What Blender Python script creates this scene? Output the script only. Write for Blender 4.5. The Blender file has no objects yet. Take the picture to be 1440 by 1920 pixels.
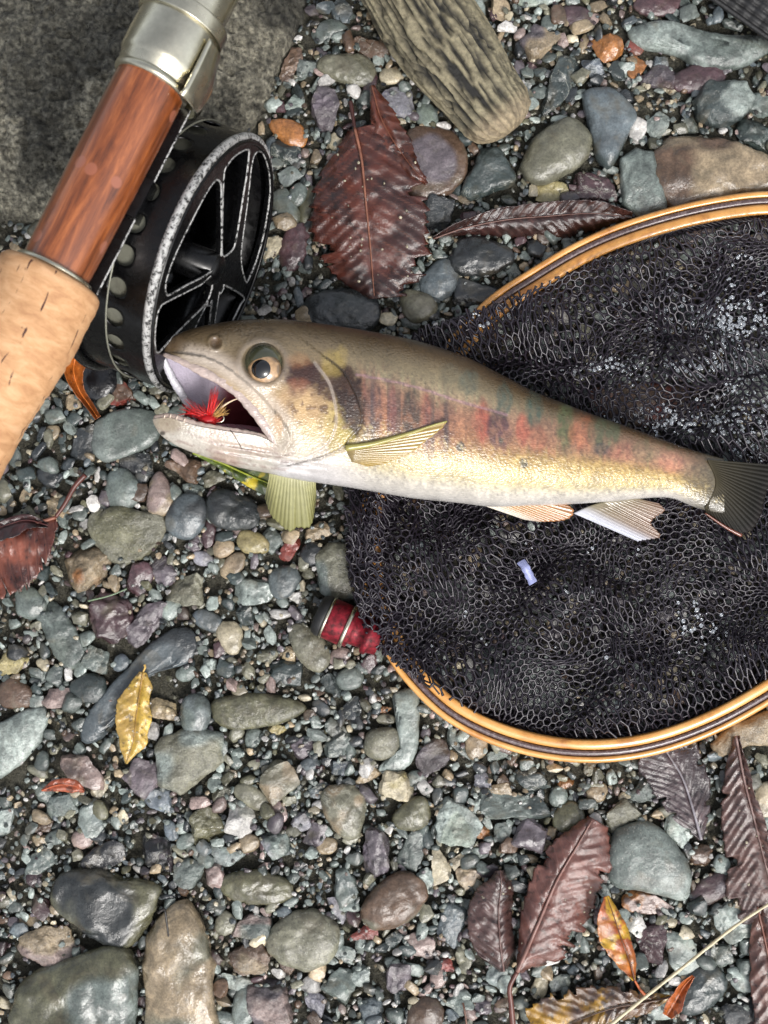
import bpy, math, random
import numpy as np
from mathutils import Vector

# ------------------------------------------------------------------ camera, light, exposure
SC = bpy.context.scene
COL = SC.collection
S = 0.00018          # metres per photo pixel on the ground
D = 0.40             # camera height
cam_d = bpy.data.cameras.new('camera'); cam = bpy.data.objects.new('camera', cam_d); COL.objects.link(cam)
cam.location = (0, 0, D); cam.rotation_euler = (0, 0, 0)
cam_d.sensor_fit = 'HORIZONTAL'; cam_d.sensor_width = 36
cam_d.angle = 2*math.atan(720*S/D)
cam_d.clip_start = 0.01; cam_d.clip_end = 60
cam_d.dof.use_dof = True; cam_d.dof.focus_distance = D-0.028; cam_d.dof.aperture_fstop = 26
SC.camera = cam
SUN_EL, SUN_AZ = math.radians(50), math.radians(-62)   # azimuth measured from +x towards +y: light from the foot of the picture
world = bpy.data.worlds.new('World'); SC.world = world; world.use_nodes = True
wn = world.node_tree.nodes; wl = world.node_tree.links; wn.clear()
wo = wn.new('ShaderNodeOutputWorld'); wb = wn.new('ShaderNodeBackground'); ws = wn.new('ShaderNodeTexSky')
ws.sky_type = 'NISHITA'; ws.sun_disc = False; ws.sun_elevation = SUN_EL
ws.sun_rotation = math.pi/2-SUN_AZ; ws.dust_density = 4; ws.air_density = 1
wh = wn.new('ShaderNodeHueSaturation'); wh.inputs['Saturation'].default_value = 0.32
wl.new(ws.outputs[0], wh.inputs['Color']); wl.new(wh.outputs[0], wb.inputs[0]); wb.inputs[1].default_value = 0.145
wl.new(wb.outputs[0], wo.inputs[0])
sun_d = bpy.data.lights.new('sun', 'SUN'); sun_d.energy = 1.6; sun_d.angle = math.radians(17); sun_d.color = (1, .97, .93)
sun = bpy.data.objects.new('sun', sun_d); COL.objects.link(sun)
sd = Vector((math.cos(SUN_EL)*math.cos(SUN_AZ), math.cos(SUN_EL)*math.sin(SUN_AZ), math.sin(SUN_EL)))
sun.rotation_euler = sd.to_track_quat('Z', 'Y').to_euler(); sun.location = (0.2, -.4, 1)
SC.view_settings.view_transform = 'Standard'; SC.view_settings.look = 'None'
SC.view_settings.exposure = 0.6; SC.view_settings.gamma = 1; SC.view_settings.use_curve_mapping = False

# ------------------------------------------------------------------ helpers
R_ = np.random.default_rng(7)
def P(px, py, z=0.0):
    """point at height z that stands on the line of sight of a photo pixel"""
    px = np.asarray(px, float); py = np.asarray(py, float); z = np.asarray(z, float)+0*px
    k = (D-z)/D
    return np.stack([(px-720)*S*k, (960-py)*S*k, z], -1)
def lin(c):
    c = np.asarray(c, float)/255
    return np.where(c <= .04045, c/12.92, ((c+.055)/1.055)**2.4)
def hash3(i, seed):
    i = i.astype(np.int64)
    h = (i[..., 0]*374761393+i[..., 1]*668265263+i[..., 2]*2147483647+seed*1274126177) & 0xffffffff
    h = ((h ^ (h >> 13))*1274126177) & 0xffffffff
    h = h ^ (h >> 16)
    return (h & 0xffff)/65535.0
def vnoise(p, seed=0):
    p = np.asarray(p, float); f = np.floor(p); t = p-f; t = t*t*(3-2*t); f = f.astype(np.int64); r = 0
    for dx in (0, 1):
        for dy in (0, 1):
            for dz in (0, 1):
                w = (t[..., 0] if dx else 1-t[..., 0])*(t[..., 1] if dy else 1-t[..., 1])*(t[..., 2] if dz else 1-t[..., 2])
                r = r+w*hash3(f+np.array([dx, dy, dz]), seed)
    return r
def fbm(p, seed=0, o=3):
    r = 0; a = .5; s = 0
    for k in range(o):
        r = r+a*vnoise(p*2**k, seed+k*17); s += a; a *= .5
    return r/s
def n2(x, y, s, seed=0, o=3, sy=None):
    x = np.asarray(x, float); y = np.asarray(y, float)
    return fbm(np.stack([x/s, y/(sy or s), 0*x+3.3], -1), seed, o)
def sm(a, b, x):
    t = np.clip((np.asarray(x, float)-a)/(b-a), 0, 1); return t*t*(3-2*t)
def icosphere(sub):
    t = (1+5**.5)/2
    v = np.array([(-1,t,0),(1,t,0),(-1,-t,0),(1,-t,0),(0,-1,t),(0,1,t),(0,-1,-t),(0,1,-t),(t,0,-1),(t,0,1),(-t,0,-1),(-t,0,1)], float)
    f = np.array([(0,11,5),(0,5,1),(0,1,7),(0,7,10),(0,10,11),(1,5,9),(5,11,4),(11,10,2),(10,7,6),(7,1,8),(3,9,4),(3,4,2),(3,2,6),(3,6,8),(3,8,9),(4,9,5),(2,4,11),(6,2,10),(8,6,7),(9,8,1)])
    v /= np.linalg.norm(v, axis=1)[:, None]
    for _ in range(sub):
        e = np.sort(np.concatenate([f[:, [0,1]], f[:, [1,2]], f[:, [2,0]]]), 1)
        ue, inv = np.unique(e, axis=0, return_inverse=True); inv = inv.reshape(-1)
        m = v[ue[:, 0]]+v[ue[:, 1]]; m /= np.linalg.norm(m, axis=1)[:, None]
        n = len(f); a, b, c = inv[:n]+len(v), inv[n:2*n]+len(v), inv[2*n:]+len(v)
        v = np.concatenate([v, m])
        f = np.concatenate([np.stack([f[:, 0], a, c], 1), np.stack([f[:, 1], b, a], 1), np.stack([f[:, 2], c, b], 1), np.stack([a, b, c], 1)])
    return v, f
ICO = {k: icosphere(k) for k in range(5)}
def mk(name, v, f, mat, parent=None, col=None, smooth=True, loc=None):
    """link one mesh object; v in world coordinates (loc or the parent's place is taken off)"""
    v = np.asarray(v, float)
    off = np.array(loc if loc is not None else (0, 0, 0), float)
    me = bpy.data.meshes.new(name)
    if isinstance(f, np.ndarray):
        v2 = v-off-(np.array(parent_world(parent)) if parent is not None and loc is None else 0)
        k = f.shape[1]; me.vertices.add(len(v2)); me.vertices.foreach_set('co', v2.astype(np.float32).ravel())
        me.loops.add(f.size); me.loops.foreach_set('vertex_index', f.astype(np.int32).ravel())
        me.polygons.add(len(f)); me.polygons.foreach_set('loop_start', np.arange(0, f.size, k, dtype=np.int32))
        me.update(calc_edges=True); me.validate()
    else:
        v2 = v-off-(np.array(parent_world(parent)) if parent is not None and loc is None else 0)
        me.from_pydata(v2.tolist(), [], f); me.update()
    me.polygons.foreach_set('use_smooth', np.full(len(me.polygons), smooth))
    if col is not None:
        a = me.color_attributes.new('col', 'FLOAT_COLOR', 'POINT')
        c = np.ones((len(v), 4), np.float32); c[:, :3] = col; a.data.foreach_set('color', c.ravel())
    me.materials.append(mat)
    o = bpy.data.objects.new(name, me); COL.objects.link(o)
    if loc is not None: o.location = loc
    if parent is not None: o.parent = parent
    return o
def parent_world(o):
    p = Vector((0, 0, 0))
    while o is not None:
        p = p+o.location; o = o.parent
    return tuple(p)
def thing(name, loc, label, cat, group=None):
    o = bpy.data.objects.new(name, None); COL.objects.link(o); o.location = loc; o.empty_display_size = .01
    o['label'] = label; o['category'] = cat
    if group: o['group'] = group
    return o
def tag(o, label=None, cat=None, group=None, kind=None):
    if label: o['label'] = label
    if cat: o['category'] = cat
    if group: o['group'] = group
    if kind: o['kind'] = kind
    return o
def grid_faces(nu, nv, wrap_v=False, flip=False, base=0):
    i = np.arange(nu-1)[:, None]; j = np.arange(nv if wrap_v else nv-1)[None]
    j2 = (j+1) % nv
    q = np.stack(np.broadcast_arrays(i*nv+j, (i+1)*nv+j, (i+1)*nv+j2, i*nv+j2), -1).reshape(-1, 4)+base
    return q[:, ::-1].copy() if flip else q
def spline(pts, n, closed=False):
    p = np.asarray(pts, float)
    if closed: p = np.vstack([p[-1:], p, p[:2]])
    else: p = np.vstack([2*p[:1]-p[1:2], p, 2*p[-1:]-p[-2:-1]])
    m = len(p)-3; out = []
    tt = np.linspace(0, m, n, endpoint=not closed)
    for t in tt:
        k = min(int(t), m-1); s = t-k; a, b, c, d = p[k:k+4]
        out.append(.5*((2*b)+(-a+c)*s+(2*a-5*b+4*c-d)*s*s+(-a+3*b-3*c+d)*s**3))
    return np.array(out)
def resample(p, n):
    d = np.r_[0, np.cumsum(np.linalg.norm(np.diff(p, axis=0), axis=1))]
    t = np.linspace(0, d[-1], n)
    return np.stack([np.interp(t, d, p[:, k]) for k in range(p.shape[1])], 1)
def tube(pts, rad, k=8, closed=False, flat=1.0):
    """swept tube through 3-D points -> verts, faces"""
    p = np.asarray(pts, float); n = len(p); rad = np.broadcast_to(rad, (n,))
    t = np.roll(p, -1, 0)-np.roll(p, 1, 0) if closed else np.gradient(p, axis=0)
    t /= np.linalg.norm(t, axis=1)[:, None]+1e-12
    up = np.array([0, 0, 1.0]); a = np.cross(t, up); bad = np.linalg.norm(a, axis=1) < .05
    a[bad] = np.cross(t[bad], [1, 0, 0]); a /= np.linalg.norm(a, axis=1)[:, None]; b = np.cross(a, t)
    th = np.linspace(0, 2*np.pi, k, endpoint=False)
    v = p[:, None]+rad[:, None, None]*(np.cos(th)[None, :, None]*a[:, None]+flat*np.sin(th)[None, :, None]*b[:, None])
    f = grid_faces(n, k, True)
    if closed:
        j = np.arange(k); f = np.vstack([f, np.stack([(n-1)*k+j, j, (j+1) % k, (n-1)*k+(j+1) % k], 1)])
        return v.reshape(-1, 3), f
    v = np.vstack([v.reshape(-1, 3), p[:1], p[-1:]])
    j = np.arange(k); c0, c1 = n*k, n*k+1
    f = np.vstack([f, np.stack([0*j+c0, j, (j+1) % k, 0*j+c0], 1), np.stack([0*j+c1, (n-1)*k+(j+1) % k, (n-1)*k+j, 0*j+c1], 1)])
    return v, f
def clean(f):
    """quads whose last corner repeats the first become triangles (list form)"""
    return [tuple(q[:3]) if q[0] == q[3] else tuple(q) for q in f.tolist()]
def join(parts):
    vs, fs, cs, n = [], [], [], 0
    for p in parts:
        vs.append(p[0]); fs.append(p[1]+n); n += len(p[0])
        if len(p) > 2: cs.append(np.broadcast_to(p[2], (len(p[0]), 3)))
    return np.vstack(vs), np.vstack(fs), (np.vstack(cs) if cs else None)

# ------------------------------------------------------------------ materials
def new_mat(name):
    m = bpy.data.materials.new(name); m.use_nodes = True
    nt = m.node_tree; b = nt.nodes['Principled BSDF']; return m, nt, b
def N(nt, t, **kw):
    n = nt.nodes.new(t)
    for k, v in kw.items():
        if k in n.inputs: n.inputs[k].default_value = v
        else: setattr(n, k, v)
    return n
def mat(name, color=None, rough=.4, metal=0, bump=0, bscale=800, bdist=.0003, coat=0, mottle=0, mscale=300, rvar=0, stretch=None, spec=.5, stripe=None, detail=6, trans=0):
    """procedural material: colour (or the vertex colour), mottled by noise, with noise-driven gloss and relief"""
    m, nt, b = new_mat(name); L = nt.links
    tc = N(nt, 'ShaderNodeTexCoord'); mp = N(nt, 'ShaderNodeMapping')
    if stretch: mp.inputs['Scale'].default_value = stretch
    L.new(tc.outputs['Object'], mp.inputs[0])
    if color is None:
        at = N(nt, 'ShaderNodeAttribute', attribute_name='col'); base = at.outputs['Color']
    else:
        rg = N(nt, 'ShaderNodeRGB'); rg.outputs[0].default_value = (*lin(color), 1); base = rg.outputs[0]
    nz = N(nt, 'ShaderNodeTexNoise', Scale=mscale, Detail=5, Roughness=.65); L.new(mp.outputs[0], nz.inputs['Vector'])
    if mottle:
        mr = N(nt, 'ShaderNodeMapRange'); mr.inputs['From Min'].default_value = .3; mr.inputs['From Max'].default_value = .7
        mr.inputs['To Min'].default_value = 1-mottle; mr.inputs['To Max'].default_value = 1+mottle
        L.new(nz.outputs[0], mr.inputs['Value'])
        mx = N(nt, 'ShaderNodeVectorMath', operation='SCALE'); L.new(base, mx.inputs[0]); L.new(mr.outputs[0], mx.inputs['Scale']); base = mx.outputs[0]
    L.new(base, b.inputs['Base Color'])
    b.inputs['Metallic'].default_value = metal; b.inputs['Roughness'].default_value = rough
    b.inputs['Specular IOR Level'].default_value = spec
    b.inputs['Coat Weight'].default_value = coat; b.inputs['Coat Roughness'].default_value = .08
    if trans: b.inputs['Transmission Weight'].default_value = trans
    if rvar:
        n3 = N(nt, 'ShaderNodeTexNoise', Scale=mscale*.4, Detail=4); L.new(mp.outputs[0], n3.inputs['Vector'])
        r2 = N(nt, 'ShaderNodeMapRange'); r2.inputs['From Min'].default_value = .35; r2.inputs['From Max'].default_value = .65
        r2.inputs['To Min'].default_value = max(.05, rough-rvar); r2.inputs['To Max'].default_value = min(1, rough+rvar)
        L.new(n3.outputs[0], r2.inputs['Value']); L.new(r2.outputs[0], b.inputs['Roughness'])
    if bump:
        n2_ = N(nt, 'ShaderNodeTexNoise', Scale=bscale, Detail=detail, Roughness=.7); L.new(mp.outputs[0], n2_.inputs['Vector'])
        bp = N(nt, 'ShaderNodeBump', Strength=bump, Distance=bdist); L.new(n2_.outputs[0], bp.inputs['Height']); L.new(bp.outputs[0], b.inputs['Normal'])
        if coat: L.new(bp.outputs[0], b.inputs['Coat Normal'])
    return m
def rock_mat(name, vein=0, band=0, speck=0, rough=.36, bump=.6):
    m, nt, b = new_mat(name); L = nt.links
    tc = N(nt, 'ShaderNodeTexCoord'); oi = N(nt, 'ShaderNodeObjectInfo')
    ad = N(nt, 'ShaderNodeVectorMath', operation='ADD'); L.new(tc.outputs['Object'], ad.inputs[0]); L.new(oi.outputs['Random'], ad.inputs[1])
    at = N(nt, 'ShaderNodeAttribute', attribute_name='col')
    def noise(sc, det=5, rg=.65, dist=0):
        n = N(nt, 'ShaderNodeTexNoise', Scale=sc, Detail=det, Roughness=rg, Distortion=dist); L.new(ad.outputs[0], n.inputs['Vector']); return n
    def rng(src, a, b_, c, d):
        r = N(nt, 'ShaderNodeMapRange'); L.new(src, r.inputs['Value'])
        for k, v in zip(('From Min', 'From Max', 'To Min', 'To Max'), (a, b_, c, d)): r.inputs[k].default_value = v
        return r.outputs[0]
    def scale(c, f):
        mx = N(nt, 'ShaderNodeVectorMath', operation='SCALE'); L.new(c, mx.inputs[0]); L.new(f, mx.inputs['Scale']); return mx.outputs[0]
    def mix(c, fac, colr):
        mx = N(nt, 'ShaderNodeMix', data_type='RGBA'); L.new(fac, mx.inputs['Factor']); L.new(c, mx.inputs['A']); mx.inputs['B'].default_value = (*colr, 1); return mx.outputs['Result']
    c = scale(at.outputs['Color'], rng(noise(170, 4).outputs[0], .3, .7, .62, 1.38))
    c = scale(c, rng(noise(1500, 3).outputs[0], .3, .7, .72, 1.3))
    c = mix(c, rng(noise(90, 3, .5, 1).outputs[0], .56, .72, 0, .55), (.10, .085, .055))
    if band:
        w = N(nt, 'ShaderNodeTexWave', Scale=80, Distortion=14, Detail=5); w.inputs['Detail Scale'].default_value = 2; L.new(ad.outputs[0], w.inputs['Vector'])
        c = scale(c, rng(w.outputs['Fac'], .1, .9, 1-band, 1+band))
    if vein:
        n = noise(70, 5, .6, 1.2); s1 = N(nt, 'ShaderNodeMath', operation='SUBTRACT'); L.new(n.outputs[0], s1.inputs[0]); s1.inputs[1].default_value = .5
        ab = N(nt, 'ShaderNodeMath', operation='ABSOLUTE'); L.new(s1.outputs[0], ab.inputs[0])
        c = mix(c, rng(ab.outputs[0], 0, .012, vein, 0), (.42, .42, .36))
    if speck:
        v = N(nt, 'ShaderNodeTexVoronoi', Scale=900); L.new(ad.outputs[0], v.inputs['Vector'])
        c = mix(c, rng(v.outputs['Distance'], .12, .25, speck, 0), (.35, .35, .31))
        v2 = N(nt, 'ShaderNodeTexVoronoi', Scale=620); L.new(ad.outputs[0], v2.inputs['Vector'])
        c = mix(c, rng(v2.outputs['Distance'], .12, .25, speck, 0), (.015, .015, .015))
    L.new(c, b.inputs['Base Color'])
    L.new(rng(noise(130, 3).outputs[0], .35, .65, rough-.22, rough+.16), b.inputs['Roughness'])
    b.inputs['Specular IOR Level'].default_value = .55; b.inputs['Coat Weight'].default_value = .55; b.inputs['Coat Roughness'].default_value = .16; b.inputs['Coat IOR'].default_value = 1.4
    bn = noise(420, 7, .62); bp = N(nt, 'ShaderNodeBump', Strength=bump, Distance=.0009)
    L.new(bn.outputs[0], bp.inputs['Height']); L.new(bp.outputs[0], b.inputs['Normal']); L.new(bp.outputs[0], b.inputs['Coat Normal'])
    return m
MR = {'plain': rock_mat('stone_plain', bump=.5), 'vein': rock_mat('stone_veined', vein=.5, bump=.6), 'band': rock_mat('stone_banded', band=.16, bump=.7),
      'speck': rock_mat('stone_speckled', speck=.45, rough=.5, bump=.55), 'rough': rock_mat('stone_rough', speck=.3, rough=.5, bump=1.0),
      'wet': rock_mat('stone_wet', rough=.22, bump=.45, band=.1)}
M_ground = mat('wet_grit', (72, 70, 60), .4, bump=1, bscale=1400, bdist=.0016, mottle=.9, mscale=1500, rvar=.2)
M_leaf = mat('leaf_wet', None, .22, bump=.7, bscale=420, bdist=.0005, mottle=.4, mscale=160, rvar=.16, spec=.6, coat=.3)
M_stalk = mat('leaf_stalk', None, .4, mottle=.3, mscale=400)
M_fish = mat('fish_skin', None, .32, bump=.55, bscale=900, bdist=.0002, coat=.6, spec=.5, rvar=.12, mscale=250, mottle=.08)
def add_scales(m, sc, dist):
    nt = m.node_tree; b = nt.nodes['Principled BSDF']; L = nt.links; old = b.inputs['Normal'].links[0].from_node
    tc = N(nt, 'ShaderNodeTexCoord'); mp = N(nt, 'ShaderNodeMapping'); mp.inputs['Scale'].default_value = (1, 1.5, 1); L.new(tc.outputs['Object'], mp.inputs[0])
    v = N(nt, 'ShaderNodeTexVoronoi', Scale=sc); L.new(mp.outputs[0], v.inputs['Vector'])
    bp = N(nt, 'ShaderNodeBump', Strength=.55, Distance=dist); bp.invert = True; L.new(v.outputs['Distance'], bp.inputs['Height']); L.new(old.outputs[0], bp.inputs['Normal'])
    L.new(bp.outputs[0], b.inputs['Normal']); L.new(bp.outputs[0], b.inputs['Coat Normal'])
add_scales(M_fish, 1050, .00016)
M_fin = mat('fish_fin', None, .25, bump=.2, bscale=900, bdist=.0001, coat=.4)
M_tail = mat('tail_membrane', None, .5, bump=.3, bscale=900, bdist=.0002, spec=.12)
M_eye = mat('fish_eye_ball', None, .12, coat=1.0)
M_net = mat('net_cord', (36, 31, 39), .28, bump=.6, bscale=3000, bdist=.0001, spec=.6)
M_blk = mat('black_anodised', (7, 7, 8), .27, spec=.4, mottle=.5, mscale=900, bump=.08, bscale=400, bdist=.0002, rvar=.08)
M_spool = mat('dark_grey_metal', (120, 120, 108), .35, metal=.3, mottle=.3, mscale=200, rvar=.1)
M_brass = mat('wood_varnished', None, .2, coat=1)
M_nickel = mat('nickel_silver', (205, 200, 180), .24, metal=1, mottle=.18, mscale=160, bump=.25, bscale=500, bdist=.0002, rvar=.1)
M_red = mat('red_anodised', (112, 20, 32), .42, metal=.4, mottle=.95, mscale=500, bump=.6, bscale=1400, bdist=.0003)
M_rub = mat('black_rubber', (24, 24, 25), .5, bump=.6, bscale=900, bdist=.0004, mottle=.4)
M_drop = mat('water_drop', (225, 230, 236), .06, trans=.8)  # not fully clear: the white share of the colour stands in for glints
M_wht = mat('white_plastic', (140, 146, 186), .3, bump=.5, bscale=600, bdist=.0004, mottle=.3)
def worn_mat():
    m, nt, b = new_mat('worn_rim'); L = nt.links
    tc = N(nt, 'ShaderNodeTexCoord'); n = N(nt, 'ShaderNodeTexNoise', Scale=800, Detail=8, Roughness=.8); L.new(tc.outputs['Object'], n.inputs['Vector'])
    r = N(nt, 'ShaderNodeMapRange'); r.inputs['From Min'].default_value = .455; r.inputs['From Max'].default_value = .50; L.new(n.outputs[0], r.inputs['Value'])
    mx = N(nt, 'ShaderNodeMix', data_type='RGBA'); L.new(r.outputs[0], mx.inputs['Factor']); mx.inputs['A'].default_value = (.006, .006, .006, 1); mx.inputs['B'].default_value = (.5, .5, .49, 1)
    L.new(mx.outputs['Result'], b.inputs['Base Color']); b.inputs['Roughness'].default_value = .35; b.inputs['Metallic'].default_value = .35
    bp = N(nt, 'ShaderNodeBump', Strength=.9, Distance=.0005); L.new(n.outputs[0], bp.inputs['Height']); L.new(bp.outputs[0], b.inputs['Normal'])
    return m
M_worn = worn_mat()
def grain_mat(name, c1, c2, c3, sc, axis_stretch, rough, coat, spots=False, cork=False):
    m, nt, b = new_mat(name); L = nt.links
    tc = N(nt, 'ShaderNodeTexCoord'); mp = N(nt, 'ShaderNodeMapping'); mp.inputs['Scale'].default_value = axis_stretch; L.new(tc.outputs['Object'], mp.inputs[0])
    n = N(nt, 'ShaderNodeTexNoise', Scale=sc, Detail=8, Roughness=.7, Distortion=.4); L.new(mp.outputs[0], n.inputs['Vector'])
    cr = N(nt, 'ShaderNodeValToRGB'); e = cr.color_ramp.elements
    e[0].position = .32; e[0].color = (*lin(c1), 1); e[1].position = .68; e[1].color = (*lin(c3), 1); q = e.new(.5); q.color = (*lin(c2), 1)
    L.new(n.outputs[0], cr.inputs[0]); out = cr.outputs[0]; hgt = n.outputs[0]
    if spots:
        v = N(nt, 'ShaderNodeTexVoronoi', Scale=120); L.new(tc.outputs['Object'], v.inputs['Vector'])
        r = N(nt, 'ShaderNodeMapRange'); r.inputs['From Min'].default_value = .24; r.inputs['From Max'].default_value = .20; L.new(v.outputs['Distance'], r.inputs['Value'])
        mx = N(nt, 'ShaderNodeMix', data_type='RGBA'); L.new(r.outputs[0], mx.inputs['Factor']); L.new(out, mx.inputs['A']); mx.inputs['B'].default_value = (*lin((140, 82, 58)), 1); out = mx.outputs['Result']
    if cork:
        n2_ = N(nt, 'ShaderNodeTexNoise', Scale=1.0, Detail=3, Roughness=.6, Distortion=.6)
        m2 = N(nt, 'ShaderNodeMapping'); m2.inputs['Scale'].default_value = (420, 420, 60); L.new(tc.outputs['Object'], m2.inputs[0]); L.new(m2.outputs[0], n2_.inputs['Vector'])
        r = N(nt, 'ShaderNodeMapRange'); r.inputs['From Min'].default_value = .655; r.inputs['From Max'].default_value = .68; L.new(n2_.outputs[0], r.inputs['Value'])
        mx = N(nt, 'ShaderNodeMix', data_type='RGBA'); L.new(r.outputs[0], mx.inputs['Factor']); L.new(out, mx.inputs['A']); mx.inputs['B'].default_value = (*lin((62, 30, 24)), 1); out = mx.outputs['Result']
        hgt = n.outputs[0]
    L.new(out, b.inputs['Base Color']); b.inputs['Roughness'].default_value = rough
    b.inputs['Coat Weight'].default_value = coat; b.inputs['Coat Roughness'].default_value = .12
    bp = N(nt, 'ShaderNodeBump', Strength=.35, Distance=.0003); L.new(hgt, bp.inputs['Height']); L.new(bp.outputs[0], b.inputs['Normal'])
    return m
M_wood = grain_mat('varnished_burl', (66, 30, 13), (120, 62, 28), (160, 92, 48), 1, (420, 420, 50), .32, .9, spots=True)
M_cork = grain_mat('cork', (160, 116, 80), (184, 141, 100), (202, 161, 122), 1, (160, 160, 420), .75, 0, cork=True)
M_hoop = grain_mat('hoop_bamboo', (150, 92, 36), (206, 146, 74), (222, 170, 102), 1, (60, 60, 500), .3, .6)
M_hoopd = grain_mat('hoop_dark_strip', (40, 26, 24), (84, 66, 66), (124, 108, 108), 1, (900, 900, 900), .35, .4)
M_drift = mat('driftwood', None, .5, bump=1, bscale=700, bdist=.0009, mottle=.45, mscale=500)
M_boulder = mat('boulder_stone', None, .42, bump=1, bscale=650, bdist=.0022, mottle=.85, mscale=900, rvar=.2, detail=10)

# ------------------------------------------------------------------ the ground
def ground_z(x, y):
    return -0.0012+0.0012*n2(x, y, .03, 5, 2)
n = 130
gx, gy = np.meshgrid(np.r_[-4, -2, -1, np.linspace(-.5, .5, n), 1, 2, 4], np.r_[-4, -2, -1, np.linspace(-.5, .5, n), 1, 2, 4], indexing='ij')
gv = np.stack([gx, gy, ground_z(gx, gy)], -1).reshape(-1, 3)
tag(mk('ground', gv, grid_faces(n+6, n+6), M_ground), kind='structure')

# ------------------------------------------------------------------ pebbles
PAL = {  # key: (display colour, words)
 'g': ((112, 130, 120), 'grey-green'), 'lg': ((160, 180, 168), 'pale green'), 'dg': ((60, 78, 76), 'dark green'), 'bg': ((96, 114, 122), 'blue-grey'),
 'dk': ((54, 59, 62), 'dark grey'), 'bk': ((30, 31, 35), 'black'), 'ol': ((106, 104, 76), 'olive'), 'go': ((132, 130, 108), 'olive-grey'),
 'tn': ((176, 154, 120), 'tan'), 'cr': ((210, 196, 162), 'cream'), 'wh': ((222, 218, 212), 'white'), 'or': ((184, 116, 56), 'orange'),
 'br': ((112, 86, 66), 'brown'), 'mr': ((98, 58, 64), 'maroon'), 'pu': ((112, 96, 106), 'purple-grey'), 'pk': ((166, 142, 134), 'pinkish grey'),
 'li': ((156, 154, 168), 'lilac-grey'), 'yl': ((186, 170, 112), 'yellowish'), 'rd': ((150, 68, 58), 'reddish')}
ALB = 0.58
for _k, (_c, _w) in list(PAL.items()):
    _g = sum(_c)/3; _q = .55 if _k in ('bg', 'g', 'lg', 'dg', 'pu', 'mr', 'li') else .85
    PAL[_k] = (tuple(_g+(_v-_g)*_q for _v in _c), _w)
def rock_shape(Lm, Wm, Hm, shape, seed, sub, outline=None, rough=.03):
    rg = np.random.default_rng(seed); d, f = ICO[sub]; d = d.copy()
    if outline is not None:
        o = np.asarray(outline, float); c = np.zeros(2)
        o = spline(o, 90, True) if shape != 'a' else resample(np.vstack([o, o[:1]]), 90)
        th = np.arctan2(o[:, 1]-c[1], o[:, 0]-c[0]); rr = np.hypot(o[:, 0]-c[0], o[:, 1]-c[1]); s = np.argsort(th); th = th[s]; rr = rr[s]
        th = np.r_[th-2*np.pi, th, th+2*np.pi]; rr = np.r_[rr, rr, rr]
        ph = np.arctan2(d[:, 1], d[:, 0]); rho = np.hypot(d[:, 0], d[:, 1]); r = np.interp(ph, th, rr)
        e = .75 if shape == 'r' else .5
        rp = r*rho**e; sc = rp/np.maximum(rho, 1e-6)
        v = np.stack([d[:, 0]*sc, d[:, 1]*sc, np.sign(d[:, 2])*np.abs(d[:, 2])**.85*Hm/2], 1)
    else:
        if shape in 'ro':
            p = 2.25; r = (np.abs(d)**p).sum(1)**(-1/p)
        else:
            K = 11 if shape == 'a' else 8
            nrm = rg.normal(size=(K, 3)); nrm /= np.linalg.norm(nrm, axis=1)[:, None]
            nrm = np.vstack([nrm, [[0, 0, 1], [0, 0, -1], [.97, .2, .1], [-.97, .1, .2], [0, 1, .1], [0, -1, .1]]])
            nrm[-6, :2] = rg.normal(size=2)*.22
            dist = rg.uniform(.5, .95, len(nrm)); dist[-6:] = rg.uniform(.66, 1.0, 6)
            q = 34 if shape == 'a' else 16
            r = ((np.maximum(d@nrm.T, 0)/dist)**q).sum(1)**(-1/q)
        v = d*r[:, None]; ext = np.abs(v).max(0); v = v/ext*np.array([Lm/2, Wm/2, Hm/2])
        if shape in 'ro':     # a pebble is never an exact ellipsoid: taper and lean
            v[:, 1] *= 1+rg.uniform(-.28, .28)*v[:, 0]/(Lm/2); v[:, 0] += rg.uniform(-.2, .2)*v[:, 1]
    sz = min(Lm, Wm)
    off = (fbm(v/sz*2.2+rg.uniform(0, 50, 3), seed, 3)-.5)*2*rough*2.2*sz
    off2 = (fbm(v/sz*8+rg.uniform(0, 50, 3), seed+5, 3)-.5)*2*rough*.8*sz
    v = v+d*(off+off2)[:, None]
    return v, f
def rock_col(v, key, seed, sz, key2=None):
    rg = np.random.default_rng(seed+99); c = lin(PAL[key][0])*ALB*rg.uniform(.85, 1.25)
    n_ = fbm(v/sz*3+rg.uniform(0, 90, 3), seed, 3)[:, None]
    col = c*(1+(n_-.5)*.7)
    c2 = lin(PAL[key2][0])*ALB if key2 else c*rg.uniform(.6, 1.35)*np.array([1, rg.uniform(.93, 1.04), rg.uniform(.85, 1.1)])
    w = sm(.48, .6, fbm(v/sz*1.6+rg.uniform(0, 90, 3), seed+3, 2))[:, None]*(.95 if key2 else .6)
    return col*(1-w)+c2*w*(1+(n_-.5)*.7)
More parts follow.
